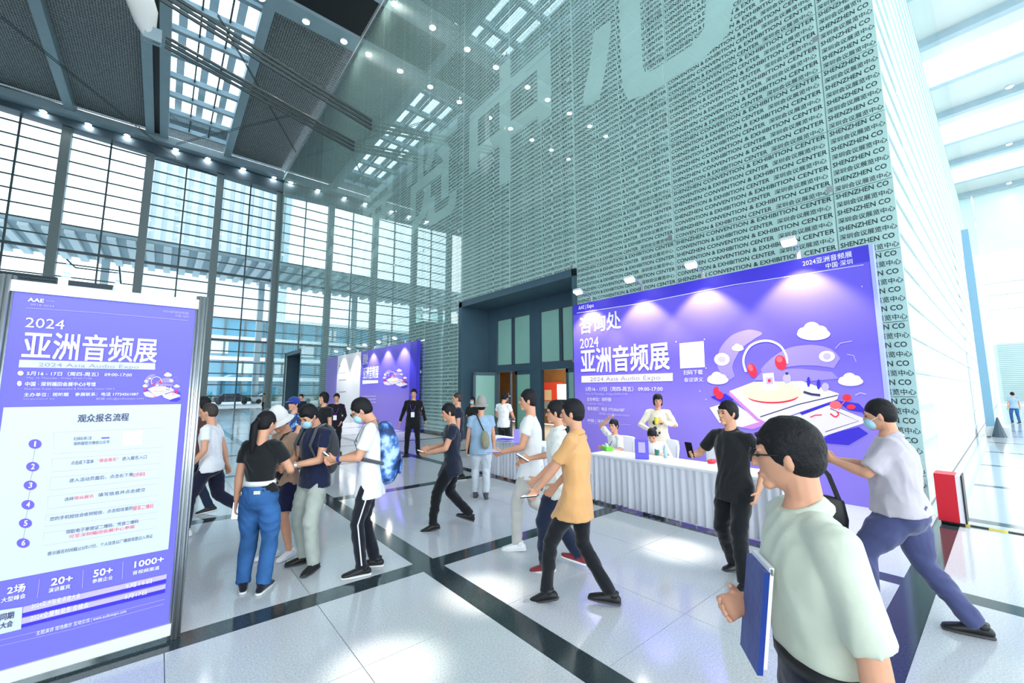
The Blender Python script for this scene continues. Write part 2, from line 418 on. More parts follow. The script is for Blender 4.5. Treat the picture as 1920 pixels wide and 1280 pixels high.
# deck panels between the beams
edges = [-30, -19.3, -13.4, -7.55, -2.43]
for a, b in list(zip(edges[:-1], edges[1:]))+[(3.45, 8.6)]:
    for y0, y1 in ((-26, 0), (0, 21.2), (27.4, 48.6)):
        part('deck_panel', MB().box(a+.3, y0, CZ+.55, b-.3, y1, CZ+.65), 'deck', ceiling)
mat('deck_lit', srgb(190, 200, 198), .5)  # paler deck copy; light caught by the passage ceiling put into colour
for i in range(15):
    a = 9.3+5.9*i
    if i % 2 == 0:
        part('deck_panel', MB().box(a+.3, -26, CZ+.55, a+5.6, .94, CZ+.65), 'deck_lit', ceiling)
    else:
        part('deck_panel', MB().box(a+.3, -26, CZ+.55, a+2.6, .94, CZ+.65), 'deck_lit', ceiling)
        part('deck_panel', MB().box(a+2.6, -26, CZ+.55, a+5.6, -4.5, CZ+.65), 'deck_lit', ceiling)
        emat('roof_light', (.95, .98, 1), 2.2) if 'roof_light' not in MATS else None
        part('skylight_pane', MB().box(a+2.6, -4.5, CZ+.55, a+5.6, .94, CZ+.62), 'roof_light', ceiling)
# cross service band with downlights
part('service_band', MB().box(-26, 26.0, CZ+.05, 8.6, 27.3, CZ+.5), 'steel_light', ceiling)
part('service_band', MB().box(-26, 21.2, CZ+.05, 8.6, 22.6, CZ+.5), 'steel_light', ceiling)
part('dark_band', MB().box(-26, 22.6, CZ+.3, 8.6, 26.0, CZ+.6), 'black', ceiling)
part('service_band', MB().box(-26, 48.6, CZ-.35, 8.6, 49.9, CZ+.3), 'steel_light', ceiling)
# skylight strip
for i in range(3):
    xa = -1.15+1.45*i
    if i: part('skylight_bar', MB().box(xa-.05, 6, CZ+.5, xa+.05, 47, CZ+.75), 'mullion', ceiling)
for i in range(16):
    y = 47.0-2.70*i
    if 21 < y < 27.4: continue
    part('skylight_bar', MB().box(-1.2, y-.16, CZ+.35, 3.2, y+.16, CZ+.75), 'steel_light', ceiling)
for i in range(15):
    y1 = 47.0-2.70*i-.16; y0 = y1-2.38
    for c in range(3):
        xa = -1.15+1.45*c
        pane(xa+.05, y0, CZ+.6, xa+1.40, y1, CZ+.62, 'glass_roof', ceiling, 'skylight_pane')
# louvred shade above the skylight, outdoors
lv = MB().box(0, 0, 0, .5, 42, .06).mesh('louvre', ['white_paint'])
for i in range(3): link('louvre', lv, ceiling, (-.9+1.55*i, 6, CZ+2.6))
# gap between the paired beams
part('dark_band', MB().box(-2.13, -26, CZ+.3, -1.75, 49, CZ+.9), 'black', ceiling)

# tie rods and cast node
node = empty('cast_node', (0, 0, 0)); tag(node, 'white cast steel node on a strut under the ceiling beams', 'node')
part('casting', MB().loft([((-1.75, 26.1, 19.4), (.25, 0, 0), (0, .18, 0)), ((-1.9, 26.1, 19.9), (.42, 0, 0), (0, .3, 0)), ((-2.1, 26.15, 20.9), (.62, 0, 0), (0, .4, 0)), ((-2.3, 26.2, 22.2), (.42, 0, 0), (0, .32, 0))], 12), 'white_paint', node, smooth=True)
part('strut', MB().tube([(-2.25, 26.2, 22), (-2.2, 26.2, 25.15)], .22, 10), 'white_paint', node, smooth=True)
part('clevis', MB().box(-1.9, 25.9, 19.2, -1.25, 26.0, 19.9).box(-1.9, 26.2, 19.2, -1.25, 26.3, 19.9), 'steel_light', node)
def rods(a, b, n, r, gap, label, nm='tie_rod'):
    t = empty(nm); tag(t, label, 'rod')
    for i in range(n):
        o = Vector((0, 0, (i-(n-1)/2)*gap))
        part('rod', MB().tube([Vector(a)+o, Vector(b)+o], r, 6), 'rod', t)
    return t
rods((-1.1, 26.15, 19.54), (8.58, 26.19, 17.69), 3, .085, .27, 'lower set of three parallel steel tie rods running into the glass wall')
rods((-12, 23.2, 22.0), (8.58, 23.21, 17.64), 3, .085, .27, 'upper set of three parallel steel tie rods running into the glass wall')
rods((-8.9, 36.7, 24.0), (-.5, 49.4, 24.0), 2, .03, .14, 'thin paired brace rods crossing the ceiling at far left', 'brace_rod')
rods((1.0, 29.0, 24.6), (8.1, 41.0, 24.0), 2, .03, .14, 'thin paired brace rods crossing below the skylight strip', 'brace_rod')
rods((-.5, 46.5, 24.0), (6.6, 35.3, 24.0), 2, .025, .14, 'thin paired brace rods running from the window head towards the glass wall', 'brace_rod')

# recessed downlights
dl_body = MB().tube([(0, 0, 0), (0, 0, .12)], [.24, .24], 12).mesh('housing', ['steel_light'])
dl_lens = MB().tube([(0, 0, -.012), (0, 0, 0)], [.19, .19], 12).mesh('lens', ['lamp_glow'])
def downlight(x, y, z, label, grp):
    e = empty('ceiling_light', (x, y, z)); tag(e, label, 'ceiling light', grp)
    link('housing', dl_body, e); link('lens', dl_lens, e)
for x in (-9.07, -6.44, -3.98, -.54, 1.95, 4.94, 7.77): downlight(x, 49.2, CZ-.47, 'round downlight in the pale ceiling strip above the window wall', 'downlights above the window wall')
for x in (7.75, 5.4, 2.9, .25, -2.85, -5.2, -7.8, -10.4, -12.9): downlight(x, 26.7, CZ-.07, 'round downlight in the far side of the dark ceiling band', 'downlights on the far side of the ceiling band')
for x in (8.0, 5.4, 2.7, .2, -2.9, -5.1, -7.7, -10.4, -12.7): downlight(x, 21.9, CZ-.07, 'round downlight in the near side of the dark ceiling band', 'downlights on the near side of the ceiling band')
# corridor lamps
for i in range(8):
    downlight(37+5.9*i, -2.2, CZ-.13, 'round downlight under a ceiling beam of the bright passage', 'downlights in the passage')
for x, y in ((1.25, 2.75), (2.35, 3.2), (4.6, 2.6), (5.3, 1.3)):   # narrow ceiling spots
    sl = bpy.data.lights.new('narrow_spot', 'SPOT'); sl.energy = 9000; sl.spot_size = math.radians(2.2); sl.spot_blend = 1; sl.color = (1, .93, .80); sl.shadow_soft_size = .1
    so = bpy.data.objects.new('narrow_spot', sl); COL.objects.link(so); so.location = (x, y, CZ-.1)

# ------------------------------------------------------------------ passage on the right
col_ = empty('passage_column', (24.9, .56, 0)); tag(col_, 'blue-grey steel column standing by the glass side wall of the passage', 'column')
mat('blue_steel', srgb(120, 165, 190), .4)
part('shaft', MB().box(-.25, -.12, .35, .25, .12, 6.6), 'blue_steel', col_)
part('head', MB().add([(-.25, -.12, 6.6), (.25, -.12, 6.6), (.25, .12, 6.6), (-.25, .12, 6.6), (-.1, -.1, 8.3), (.1, -.1, 8.3), (.1, .1, 8.3), (-.1, .1, 8.3)], [(0, 1, 5, 4), (1, 2, 6, 5), (2, 3, 7, 6), (3, 0, 4, 7), (4, 5, 6, 7)]), 'blue_steel', col_)
part('plinth', MB().box(-.6, -.5, 0, .6, .14, .35), 'white_paint', col_)
part('cone', MB().loft([((-.75, -.2, 0), (.2, 0, 0), (0, .2, 0)), ((-.75, -.2, .7), (.03, 0, 0), (0, .03, 0))], 10), 'frame_dark', col_)
fb = MB().box(75, -26, 0, 75.3, .7, 7).box(75, -26, 18, 75.3, .7, 27)
wall_end = struct(part('wall_end', fb, 'panel_teal'))
rib2 = MB().box(0, 0, 0, .05, 26, .05).mesh('rib', ['steel_light'])
for i in range(40): link('rib', rib2, wall_end, (74.93, -25.6, .4+i*.22))
gantry = empty('passage_gantry', (52, -6, 0)); tag(gantry, 'white horizontal gantry beams spanning the far passage', 'gantry')
for z in (8.2, 9.4, 10.4): part('beam', MB().box(-.3, -14, z, .3, 6.5, z+.45), 'white_paint', gantry)
part('post', MB().box(-.2, -1.4, 0, .2, -1.0, 10.8), 'white_paint', gantry)

# opposite box on the far left of the hall
wall_left = struct(part('wall_left', MB().box(-16.8, .9, 0, -16.5, 52, 25.2), mat('hall_wall', srgb(116, 140, 140), .5, noise_amt=.05, noise_scale=.5) and 'hall_wall'))
for i in range(21): part('rib', MB().box(-16.5, .9, 1.1+i*1.17, -16.47, 52, 1.13+i*1.17), 'frame_dark', wall_left)
# ------------------------------------------------------------------ outdoors beyond the curtain wall
mat('pave', (.42, .45, .47), .7, noise_amt=.1, noise_scale=.3)
ground = struct(part('ground', MB().box(-160, 52, -.30, 160, 260, -.05), 'pave'))
mat('canopy_grey', srgb(168, 184, 192), .5)
mat('far_glass', srgb(70, 140, 168), .15, spec=.8)
mat('far_wall', srgb(205, 212, 216), .6)
mat('far_band', srgb(225, 232, 236), .5)
cn = empty('entrance_canopy', (0, 62, 0)); tag(cn, 'wide slatted canopy roof outside the glass wall', 'canopy')
part('roof', MB().box(-60, -4, 17.6, 40, 8, 18.1), 'canopy_grey', cn)
slat = MB().box(-.35, -4, 0, .35, 8, .35).mesh('slat', ['far_band'])
for i in range(60): link('slat', slat, cn, (-50+1.5*i, 0, 17.2))
for x in (-22, -6, 10): part('post', MB().box(x-.35, 5, 0, x+.35, 5.7, 17.6), 'canopy_grey', cn)
lb = empty('louvred_tower', (8, 118, 0)); tag(lb, 'pale tower with tall vertical louvres behind the glass wall', 'building')
part('wall', MB().box(-14, 0, 0, 26, 10, 62), 'far_wall', lb)
fin = MB().box(-.55, -1.0, 30, .55, 0, 62).mesh('fin', ['canopy_grey'])
for i in range(20): link('fin', fin, lb, (-13+2*i, 0, 0))
ob = empty('opposite_building', (0, 92, 0)); tag(ob, 'low blue glass building across the forecourt', 'building')
part('wall', MB().box(-70, .4, 0, 40, 14, 15.5), 'far_glass', ob)
for z in (3.6, 7.4, 11.2, 15.2): part('floor_band', MB().box(-70, 0, z, 40, .5, z+.7), 'far_band', ob)
fm = MB().box(-.15, .1, 0, .15, .5, 15.2).mesh('mullion', ['mullion'])
for i in range(34): link('mullion', fm, ob, (-66+3.1*i, 0, 0))
wp = MB().box(0, .2, 0, 2.6, .42, 2.2).mesh('window', ['far_wall'])
for i in range(22):
    for z in (.6, 4.8, 8.6, 12.3):
        if (i*7+int(z)) % 3 == 0: link('window', wp, ob, (-63+3.1*i*1.4, 0, z))
hd = empty('clipped_hedge', (0, 84, 0)); tag(hd, 'low clipped hedge row along the forecourt outside', 'hedge')
mat('leaf', srgb(60, 100, 80), .8, noise_amt=.4, noise_scale=3, bump=.8, bump_scale=4)
part('foliage', MB().box(-40, -.6, 0, 30, .6, 1.1), 'leaf', hd)
def car(x, y, colname, label):
    c = empty('parked_car', (x, y, 0)); tag(c, label, 'car', 'cars parked outside')
    pr = [(-2.2, .35), (-2.15, .85), (-1.5, .98), (-.9, 1.42), (.7, 1.45), (1.4, 1.0), (2.1, .88), (2.25, .4)]
    part('body', MB().prism(pr, lambda u, v, d: (u, -.85+d, v), 1.7), colname, c)
    part('side_window', MB().prism([(-1.35, .99), (-.85, 1.36), (.62, 1.38), (1.2, 1.0)], lambda u, v, d: (u, -.87-d, v), .01), 'black', c)
    for wx in (-1.4, 1.4): part('wheel', MB().tube([(wx, -.9, .33), (wx, -.7, .33)], .33, 12), 'black', c)
mat('car_white', (.7, .72, .74), .2); mat('car_dark', (.03, .035, .045), .2)
car(2.2, 66, 'car_white', 'white car parked outside behind the glass, nearest the poster')
car(7.2, 66, 'car_dark', 'dark car parked outside behind the glass')
car(11.8, 67, 'car_white', 'white car parked outside behind the glass, nearest the corner post')
# ridged upper wall and escalator top at far left
rw = empty('ridged_parapet', (-6.6, 38, 0)); tag(rw, 'grey horizontally ridged parapet above the poster at far left', 'parapet')
mat('ridge', srgb(88, 112, 116), .5)
part('core', MB().box(-8, 0, 0, 1.1, .4, 8.95), 'ridge', rw)
rg = MB().box(-8, -.12, 0, 1.1, 0, .1).mesh('ridge', ['frame_dark'])
for i in range(18): link('ridge', rg, rw, (0, 0, 5.6+i*.19))
es = empty('escalator_top', (-3.9, 38, 0)); tag(es, 'escalator landing with glass balustrades above the poster', 'escalator')
part('landing', MB().box(-1.1, 0, 8.2, 1.0, 3, 8.85), 'frame_dark', es); part('truss', MB().box(-1.1, 0, 0, 1.0, 3, 8.2), 'ridge', es)
for x in (-1.3, 1.15):
    part('balustrade', MB().add([(x-.2, -.6, 8.2), (x-.15, 2.6, 8.6), (x, 2.6, 10.2), (x, .3, 10.15)], [(0, 1, 2, 3)]).add([(x-.2+.03, -.6, 8.2), (x-.15+.03, 2.6, 8.6), (x+.03, 2.6, 10.2), (x+.03, .3, 10.15)], [(0, 1, 2, 3)]), 'glass_plain', es)
part('handrail', MB().tube([(-1.3, .2, 10.2), (-1.2, 2.6, 10.25), (1.1, 2.6, 10.25), (1.15, .2, 10.2), (1.35, -.4, 9.0)], .05), 'frame_dark', es)

# ------------------------------------------------------------------ printed boards
def grad(name, stops, axis=2, rough=.5, axlen=4.1):
    M = mat(name, stops[0][1], rough); nt = M.node_tree; b = nt.nodes['Principled BSDF']
    tc = nt.nodes.new('ShaderNodeTexCoord'); sx = nt.nodes.new('ShaderNodeSeparateXYZ'); mr = nt.nodes.new('ShaderNodeMath'); mr.operation = 'DIVIDE'; mr.inputs[1].default_value = axlen
    r = nt.nodes.new('ShaderNodeValToRGB'); nt.links.new(tc.outputs['Object'], sx.inputs[0]); nt.links.new(sx.outputs[axis], mr.inputs[0]); nt.links.new(mr.outputs[0], r.inputs['Fac']); nt.links.new(r.outputs['Color'], b.inputs['Base Color'])
    e = r.color_ramp.elements
    while len(e) < len(stops): e.new(.5)
    for i, (p, c) in enumerate(stops): e[i].position = p; e[i].color = (*c, 1)
    return M
VIO, LIL, DEEP = srgb(100, 86, 222), srgb(138, 120, 216), srgb(62, 50, 206)
grad('board_violet', [(0, srgb(130, 112, 212)), (.35, LIL), (.6, VIO), (1, VIO)])
mat('violet_deep', DEEP, .5); mat('violet', VIO, .5)
mat('print_white', (.84, .84, .90), .5); mat('print_grey', srgb(150, 146, 170), .5)
mat('lilac', srgb(150, 132, 226), .5); mat('lilac_pale', srgb(186, 172, 236), .5); mat('cloud', srgb(236, 226, 244), .5)
mat('pr_red', srgb(235, 40, 70), .5); mat('pr_red_light', srgb(245, 100, 110), .5); mat('cream', srgb(238, 232, 190), .5)
mat('pr_platform', srgb(226, 218, 240), .5); mat('pr_blue', srgb(52, 36, 196), .5); mat('pr_pink', srgb(200, 130, 220), .5); mat('ink', srgb(50, 46, 90), .5)
mat('edge_blue', srgb(168, 178, 240), .4); mat('qr_plain', (.72, .72, .76), .6)
class Board:
    """flat print on one plane: photo pixels give the direction, the plane gives the place"""
    def __init__(s, ax, val, zoom, sign):
        s.ax, s.val, s.zoom, s.sign = ax, val, zoom, sign; s.layer = .003
    def p(s, x, y):
        ox, oy, k = s.zoom; q = on(s.ax, s.val, ox+x/k, oy+y/k); return q
    def uv(s, x, y):
        q = s.p(x, y); return (-q.y if s.ax == 0 else q.x, q.z)
    def fn(s, u, v, d):
        return (s.val-s.layer-d, -u, v) if s.ax == 0 else (u, s.val-s.layer-d, v)
    def poly(s, mb, pts, mi, up=0):
        s.layer = .003+up*.0012; mb.prism([s.uv(*p) for p in pts], s.fn, 0, mi)
    def ellp(s, mb, c, rx, ry, mi, up=0, rot=0, n=28, a0=0, a1=360):
        pts = []
        for i in range(n+(a1-a0 < 360)):
            a = math.radians(a0+(a1-a0)*i/n); x, y = rx*math.cos(a), ry*math.sin(a); r = math.radians(rot)
            pts.append((c[0]+x*math.cos(r)-y*math.sin(r), c[1]+x*math.sin(r)+y*math.cos(r)))
        s.poly(mb, pts, mi, up)
    def band(s, mb, pts, w, mi, up=0):       # thick polyline
        s.layer = .003+up*.0012; L = []; R = []
        for i, p in enumerate(pts):
            a = Vector(pts[max(0, i-1)]); b = Vector(pts[min(len(pts)-1, i+1)]); t = (b-a).normalized(); ww = w[i] if hasattr(w, '__len__') else w
            n = Vector((-t.y, t.x))*ww/2; L.append(Vector(p)+n); R.append(Vector(p)-n)
        for i in range(len(pts)-1):
            mb.prism([s.uv(*L[i]), s.uv(*L[i+1]), s.uv(*R[i+1]), s.uv(*R[i])], s.fn, 0, mi)
    def cloud(s, mb, c, w, h, mi, up=0):
        x, y = c; s.ellp(mb, (x, y+h*.12), w*.5, h*.34, mi, up); s.ellp(mb, (x-w*.05, y-h*.12), w*.26, h*.42, mi, up+.1); s.ellp(mb, (x+w*.2, y), w*.22, h*.34, mi, up+.2); s.ellp(mb, (x-w*.28, y+h*.05), w*.2, h*.3, mi, up+.3)
    def txt(s, mb, body, bl, br, top, mi, bold=.0, up=3):
        u0, v0 = s.uv(*bl); u1, v1 = s.uv(*br); _, vt = s.uv(bl[0], top); s.layer = .003+up*.0012
        cjk = any(ord(c) > 0x2000 for c in body); k = .86 if cjk else .70
        size = (vt-v0)/k; sl = (v1-v0)/(u1-u0)*0
        mb.text(body, s.fn, size, u0, v0+(.07*size if cjk else 0), w=u1-u0, bold=bold, mi=mi)
PR = ['lilac', 'lilac_pale', 'cloud', 'pr_red', 'pr_red_light', 'cream', 'pr_platform', 'pr_blue', 'pr_pink', 'ink', 'print_white', 'print_grey', 'qr_plain', 'violet_deep']
PI_ = {n: i for i, n in enumerate(PR)}
def art(B, mb, X, Y, k):                     # the headphone-and-turntable print, in the big board's zoom pixels
    q = lambda x, y: (X+(x-1300)*k, Y+(y-850)*k)
    ql = lambda L: [q(*p) for p in L]
    P = lambda L, m, up=0: B.poly(mb, ql(L), PI_[m], up)
    def Bd(L, w, m, up=0):
        L = ql(L); w = [a*k for a in w] if hasattr(w, '__len__') else [w*k]*len(L)
        if len(L) > 3:                       # round the bends
            Q = []; V_ = []; n = len(L); at = lambda A_, i: A_[max(0, min(n-1, i))]
            for i in range(n-1):
                for j in range(5):
                    t = j/5; p0, p1, p2, p3 = (Vector(at(L, i+d)) for d in (-1, 0, 1, 2))
                    Q.append(tuple(.5*((2*p1)+(p2-p0)*t+(2*p0-5*p1+4*p2-p3)*t*t+(3*p1-p0-3*p2+p3)*t**3))); V_.append(w[i]+(w[i+1]-w[i])*t)
            L, w = Q+[L[-1]], V_+[w[-1]]
        B.band(mb, L, w, PI_[m], up)
    E = lambda c, rx, ry, m, up=0, rot=0: B.ellp(mb, q(*c), rx*k, ry*k, PI_[m], up, rot)
    Cl = lambda c, w, h, up=2: B.cloud(mb, q(*c), w*k, h*k, PI_['cloud'], up)
    Bd([(1000, 830), (960, 760), (975, 680), (1030, 610), (1110, 570), (1180, 560)], [40, 90, 110, 100, 70, 10], 'lilac', 0)
    Bd([(1180, 790), (1260, 740), (1360, 700), (1480, 690), (1570, 705), (1630, 740)], [30, 80, 115, 125, 115, 70], 'lilac', 0)
    P([(1130, 840), (1190, 780), (1400, 770), (1600, 790), (1640, 830), (1420, 850)], 'lilac', .5)
    P([(870, 940), (960, 920), (1010, 960), (960, 985)], 'pr_blue', 1); P([(1590, 1160), (1760, 1120), (1818, 1160), (1700, 1230), (1520, 1215)], 'pr_blue', 1)
    P([(1620, 960), (1760, 980), (1820, 1040), (1700, 1020)], 'pr_blue', 1)
    P([(865, 1005), (990, 965), (1180, 1085), (1060, 1122), (925, 1095)], 'pr_platform', 1.5); P([(1180, 1085), (1230, 1100), (1120, 1135), (1060, 1122)], 'pr_pink', 1.4)
    P([(1340, 1060), (1590, 988), (1797, 1070), (1790, 1098), (1540, 1180), (1400, 1130)], 'pr_platform', 1.5); Bd([(1560, 1150), (1760, 1085), (1590, 1010)], 5, 'ink', 1.8)
    P([(985, 905), (1130, 850), (1420, 845), (1642, 920), (1632, 955), (1215, 1098), (1160, 1085)], 'pr_platform', 2)
    P([(985, 905), (1160, 1070), (1215, 1098), (1150, 1085), (980, 925)], 'pr_pink', 2.2); Bd([(1170, 1060), (1400, 985), (1635, 930)], 6, 'ink', 2.6)
    P([(1400, 1030), (1590, 965), (1640, 950), (1620, 975), (1420, 1050)], 'pr_blue', 1.8)
    E((1245, 935), 155, 45, 'pr_red', 2.8); E((1240, 908), 180, 62, 'cream', 3); E((1225, 882), 60, 20, 'pr_platform', 3.5)
    P([(1185, 800), (1250, 795), (1258, 868), (1190, 875)], 'cloud', 4); P([(1205, 825), (1245, 822), (1248, 862), (1207, 865)], 'lilac_pale', 4.3); E((1225, 843), 9, 11, 'pr_red', 4.6)
    E((1330, 830), 25, 30, 'lilac_pale', 4); E((1330, 800), 10, 8, 'ink', 4.3)
    for x, y, w, h in ((1460, 850, 20, 60), (1520, 865, 22, 60), (1560, 880, 45, 50)): E((x, y), w*.5, h*.5, 'lilac_pale' if x > 1550 else 'pr_blue', 4)
    Bd([(1430, 910), (1480, 925), (1530, 930)], 14, 'ink', 4.2)
    Bd([(1085, 790), (1070, 740), (1075, 690), (1110, 635), (1170, 607), (1235, 607), (1290, 635), (1325, 690), (1332, 740)], 13, 'cloud', 3)
    E((1122, 780), 26, 44, 'pr_red', 3.4, -22); E((1112, 765), 14, 22, 'pr_red_light', 3.7, -22); E((1293, 735), 34, 46, 'pr_red', 3.4, -18); E((1285, 715), 18, 18, 'pr_red_light', 3.7)
    Cl((1490, 550), 200, 110); Cl((1035, 645), 72, 45); Cl((915, 830), 128, 76); Cl((1712, 838), 152, 80)
    E((940, 715), 46, 38, 'cloud', 2); E((940, 715), 22, 18, 'lilac_pale', 3); E((1570, 697), 48, 33, 'cloud', 2); E((1570, 697), 24, 20, 'lilac_pale', 3)
    E((905, 905), 18, 26, 'pr_red', 3); E((925, 930), 24, 24, 'pr_red', 3.2)
    E((1690, 945), 27, 21, 'pr_red', 3); E((1620, 988), 34, 25, 'pr_red_light', 3); E((1715, 1000), 27, 15, 'pr_red', 3.2); Bd([(1690, 950), (1660, 985), (1640, 1020)], 6, 'pr_red_light', 2.8)
    Bd([(1470, 1062), (1500, 1050), (1540, 1048)], 7, 'pr_red', 3); Bd([(1590, 1040), (1620, 1060), (1640, 1045), (1630, 1030)], 9, 'pr_red', 3)
    Bd([(1620, 650), (1650, 618), (1720, 605)], 4, 'lilac_pale', 1); Bd([(1690, 685), (1730, 692), (1745, 730)], 4, 'lilac_pale', 1); Bd([(1740, 930), (1770, 915), (1805, 925)], 7, 'lilac_pale', 1)

# big enquiry board
B1 = Board(0, 8.40, (1060, 450, 3.2), 1)
YL, YR, BH = 7.40, 1.215, 4.07
bd = empty('exhibition_backdrop', (8.4, 4.3, 0)); tag(bd, 'large violet backdrop with headphone art and white Chinese lettering behind the white desk', 'backdrop')
def child(o, p): o.parent = p; o.matrix_parent_inverse = Matrix.Translation(p.location).inverted(); return o
def bpart(n, mb, mats, p, smooth=False): return child(part(n, mb, mats, None, None, smooth), p)
bpart('panel', MB().box(8.40, YR, 0, 8.66-.12, YL, BH), 'board_violet', bd)
hb = MB(); B1.layer = .003; hb.box(8.396, YR, 3.80, 8.40, YL, BH); bpart('header', hb, 'violet_deep', bd)
bpart('edge_trim', MB().box(8.39, YR-.05, 0, 8.55, YR, BH), 'edge_blue', bd)
mb = MB(); art(B1, mb, 1300, 850, 1.0)
B1.poly(mb, [(685, 620), (830, 605), (838, 762), (690, 770)], PI_['print_white'], 1); B1.poly(mb, [(695, 628), (822, 614), (829, 754), (699, 761)], PI_['qr_plain'], 1.5)
B1.poly(mb, [(97, 815), (645, 797), (645, 845), (97, 855)], PI_['cloud'], 1)
for x, y in ((808, 905), (845, 955), (665, 610), (835, 595), (845, 768), (1780, 278)): B1.ellp(mb, (x, y), 5, 5, PI_['lilac_pale'], 1, 0, 8)
bpart('print', mb, PR, bd)
mb = MB(); W_ = 0
def t1(*a, **k): B1.txt(mb, *a, **k)
t1('咨询处', (88, 562), (335, 540), 470, 0, .016); t1('2024', (90, 650), (200, 640), 592, 0, .0)
t1('亚洲音频展', (95, 795), (628, 770), 665, 0, .022); t1('2024 Asia Audio Expo', (150, 846), (570, 835), 822, 1)
t1('5月16 - 17日（周四-周五） 09:00-17:00', (122, 906), (585, 900), 882, 0, .006); t1('May 16 Thursday - Friday 09:00-17:00', (125, 928), (375, 925), 914, 2)
t1('主办单位：视听圈', (130, 964), (275, 958), 944, 0); t1('Organizer: Audio', (132, 984), (232, 980), 972, 2)
t1('联系我们：电话 17724561087', (135, 1020), (355, 1016), 1000, 0); t1('邮箱 info@audioexpo', (205, 1048), (385, 1048), 1032, 2); t1('中国 | 深圳会展中心', (135, 1090), (325, 1088), 1072, 0)
t1('2024亚洲音频展', (1425, 158), (1722, 100), 125, 0, .006); t1('中国·深圳', (1565, 172), (1725, 140), 142, 0, .004); t1('AAE | Expo', (80, 418), (172, 408), 396, 0, .01)
t1('扫码下载', (710, 808), (825, 804), 782, 0); t1('会议讲义', (714, 850), (828, 847), 826, 0)
B1.band(mb, [(70, 438), (430, 383), (1000, 270), (1790, 148)], 3, 0, 2); B1.band(mb, [(140, 1100), (390, 1106)], 2, 2, 2)
bpart('lettering', mb, ['print_white', 'print_grey', 'lilac_pale'], bd)
def arm_lamp(y, z, x, watt, label, grp):
    e = empty('arm_spotlight', (x, y, z)); tag(e, label, 'spotlight', grp)
    part('arm', MB().tube([(0, 0, .10), (-.25, 0, .22), (-.46, 0, .20)], .014, 6), 'alu', e); part('clamp', MB().box(-.02, -.03, -.02, .03, .03, .12), 'alu', e)
    part('head', MB().obox((-.50, 0, .19), (.07, 0, -.03), (0, .10, 0), (.012, 0, .03)), 'white_paint', e)
    part('lens', MB().obox((-.515, 0, .150), (.060, 0, -.026), (0, .09, 0), (.004, 0, .010)), 'lamp_warm', e)
    L = bpy.data.lights.new('lamp', 'SPOT'); L.energy = watt; L.spot_size = math.radians(94); L.spot_blend = .45; L.color = (1, .97, .93); L.shadow_soft_size = .05
    o = bpy.data.objects.new('lamp', L); COL.objects.link(o); o.parent = e; o.location = (-.44, 0, .10); o.rotation_euler = (0, math.radians(-5), 0)
for (zx, zy), nm in zip(((150, 370), (460, 300), (825, 222), (1400, 100)), ('first arm spotlight over the big violet backdrop, nearest the doorway', 'second arm spotlight from the doorway over the big violet backdrop', 'third arm spotlight from the doorway over the big violet backdrop', 'arm spotlight over the big violet backdrop nearest its right end')):
    arm_lamp(B1.p(zx, zy).y, BH+.021, 8.42, 85, nm, 'arm spotlights on the big backdrop')

# farther board
B2 = Board(0, 8.40, (600, 630, 5.333), 1)
b2 = empty('exhibition_backdrop', (8.4, 22, 0)); tag(b2, 'farther violet and white backdrop left of the doorway behind the suited man', 'backdrop')
bpart('panel', MB().box(8.40, 16.40, 0, 8.56, 23.0, 3.95), 'board_violet', b2)
bpart('panel', MB().box(8.40, 23.0, 0, 8.56, 27.0, 3.95), 'print_white', b2)
bpart('panel', MB().box(8.40, 27.0, 0, 8.56, 29.3, 3.95), 'lilac', b2)
bpart('edge_trim', MB().box(8.39, 16.36, 0, 8.56, 17.0, 3.95), 'violet_deep', b2)
mb = MB(); art(B2, mb, 745, 420, .26)
mb2 = MB(); B2.poly(mb2, [(425, 440), (582, 440), (582, 468), (425, 480)], 0, 1)
B2.txt(mb2, '咨询处', (428, 285), (480, 280), 185, 0, .02); B2.txt(mb2, '亚洲音频展', (430, 428), (585, 415), 320, 0, .02)
for y in (600, 630, 660): B2.band(mb2, [(420, y), (560, y)], 4, 0, 1)
for y in (300, 370, 440, 560): B2.band(mb2, [(190, y), (260, y-5)], 8, 1, 1)
bpart('print', mb, PR, b2); bpart('lettering', mb2, ['print_white', 'print_grey'], b2)
for y, nm in zip((17.6, 19.4, 21.2, 23.6, 25.8), ('first', 'second', 'third', 'fourth', 'fifth')):
    arm_lamp(y, 3.971, 8.42, 85, nm+' arm spotlight along the top of the farther backdrop, counted from its right end', 'arm spotlights on the farther backdrop')

# ------------------------------------------------------------------ free-standing poster stand
PYP = 4.10
BA, BB, BC = Board(1, PYP, (0, 520, 4.571), 1), Board(1, PYP, (0, 740, 4.266), 1), Board(1, PYP, (0, 1000, 4.571), 1)
ps = empty('poster_stand', (-.3, 4.1, 0)); tag(ps, 'tall violet poster stand with numbered registration steps in an aluminium frame', 'poster stand')
grad('poster_violet', [(0, srgb(112, 108, 226)), (.45, srgb(104, 98, 226)), (.8, srgb(96, 88, 226)), (1, srgb(102, 98, 228))], 2, .35, 2.5)
bpart('panel', MB().box(-.775, 4.10, .11, .175, 4.13, 2.445), 'poster_violet', ps)
bpart('rail', MB().box(-.79, 4.085, 2.445, .19, 4.145, 2.52), 'white_paint', ps); bpart('rail', MB().box(-.79, 4.085, .035, .19, 4.145, .115), 'white_paint', ps)
def octpost(x):
    r = .032; pts = [(x+r*math.cos(PI/8+PI/4*i), 4.115+r*math.sin(PI/8+PI/4*i)) for i in range(8)]
    mbx = MB()
    for i in range(8):
        a, b = pts[i], pts[(i+1) % 8]
        mbx.tube([(a[0], a[1], 0), (a[0], a[1], 2.55)], .010, 5)
    mbx.tube([(x, 4.115, 0), (x, 4.115, 2.55)], .027, 8)
    bpart('post', mbx, 'alu', ps, True)
octpost(-.81); octpost(.205)
mb = MB()
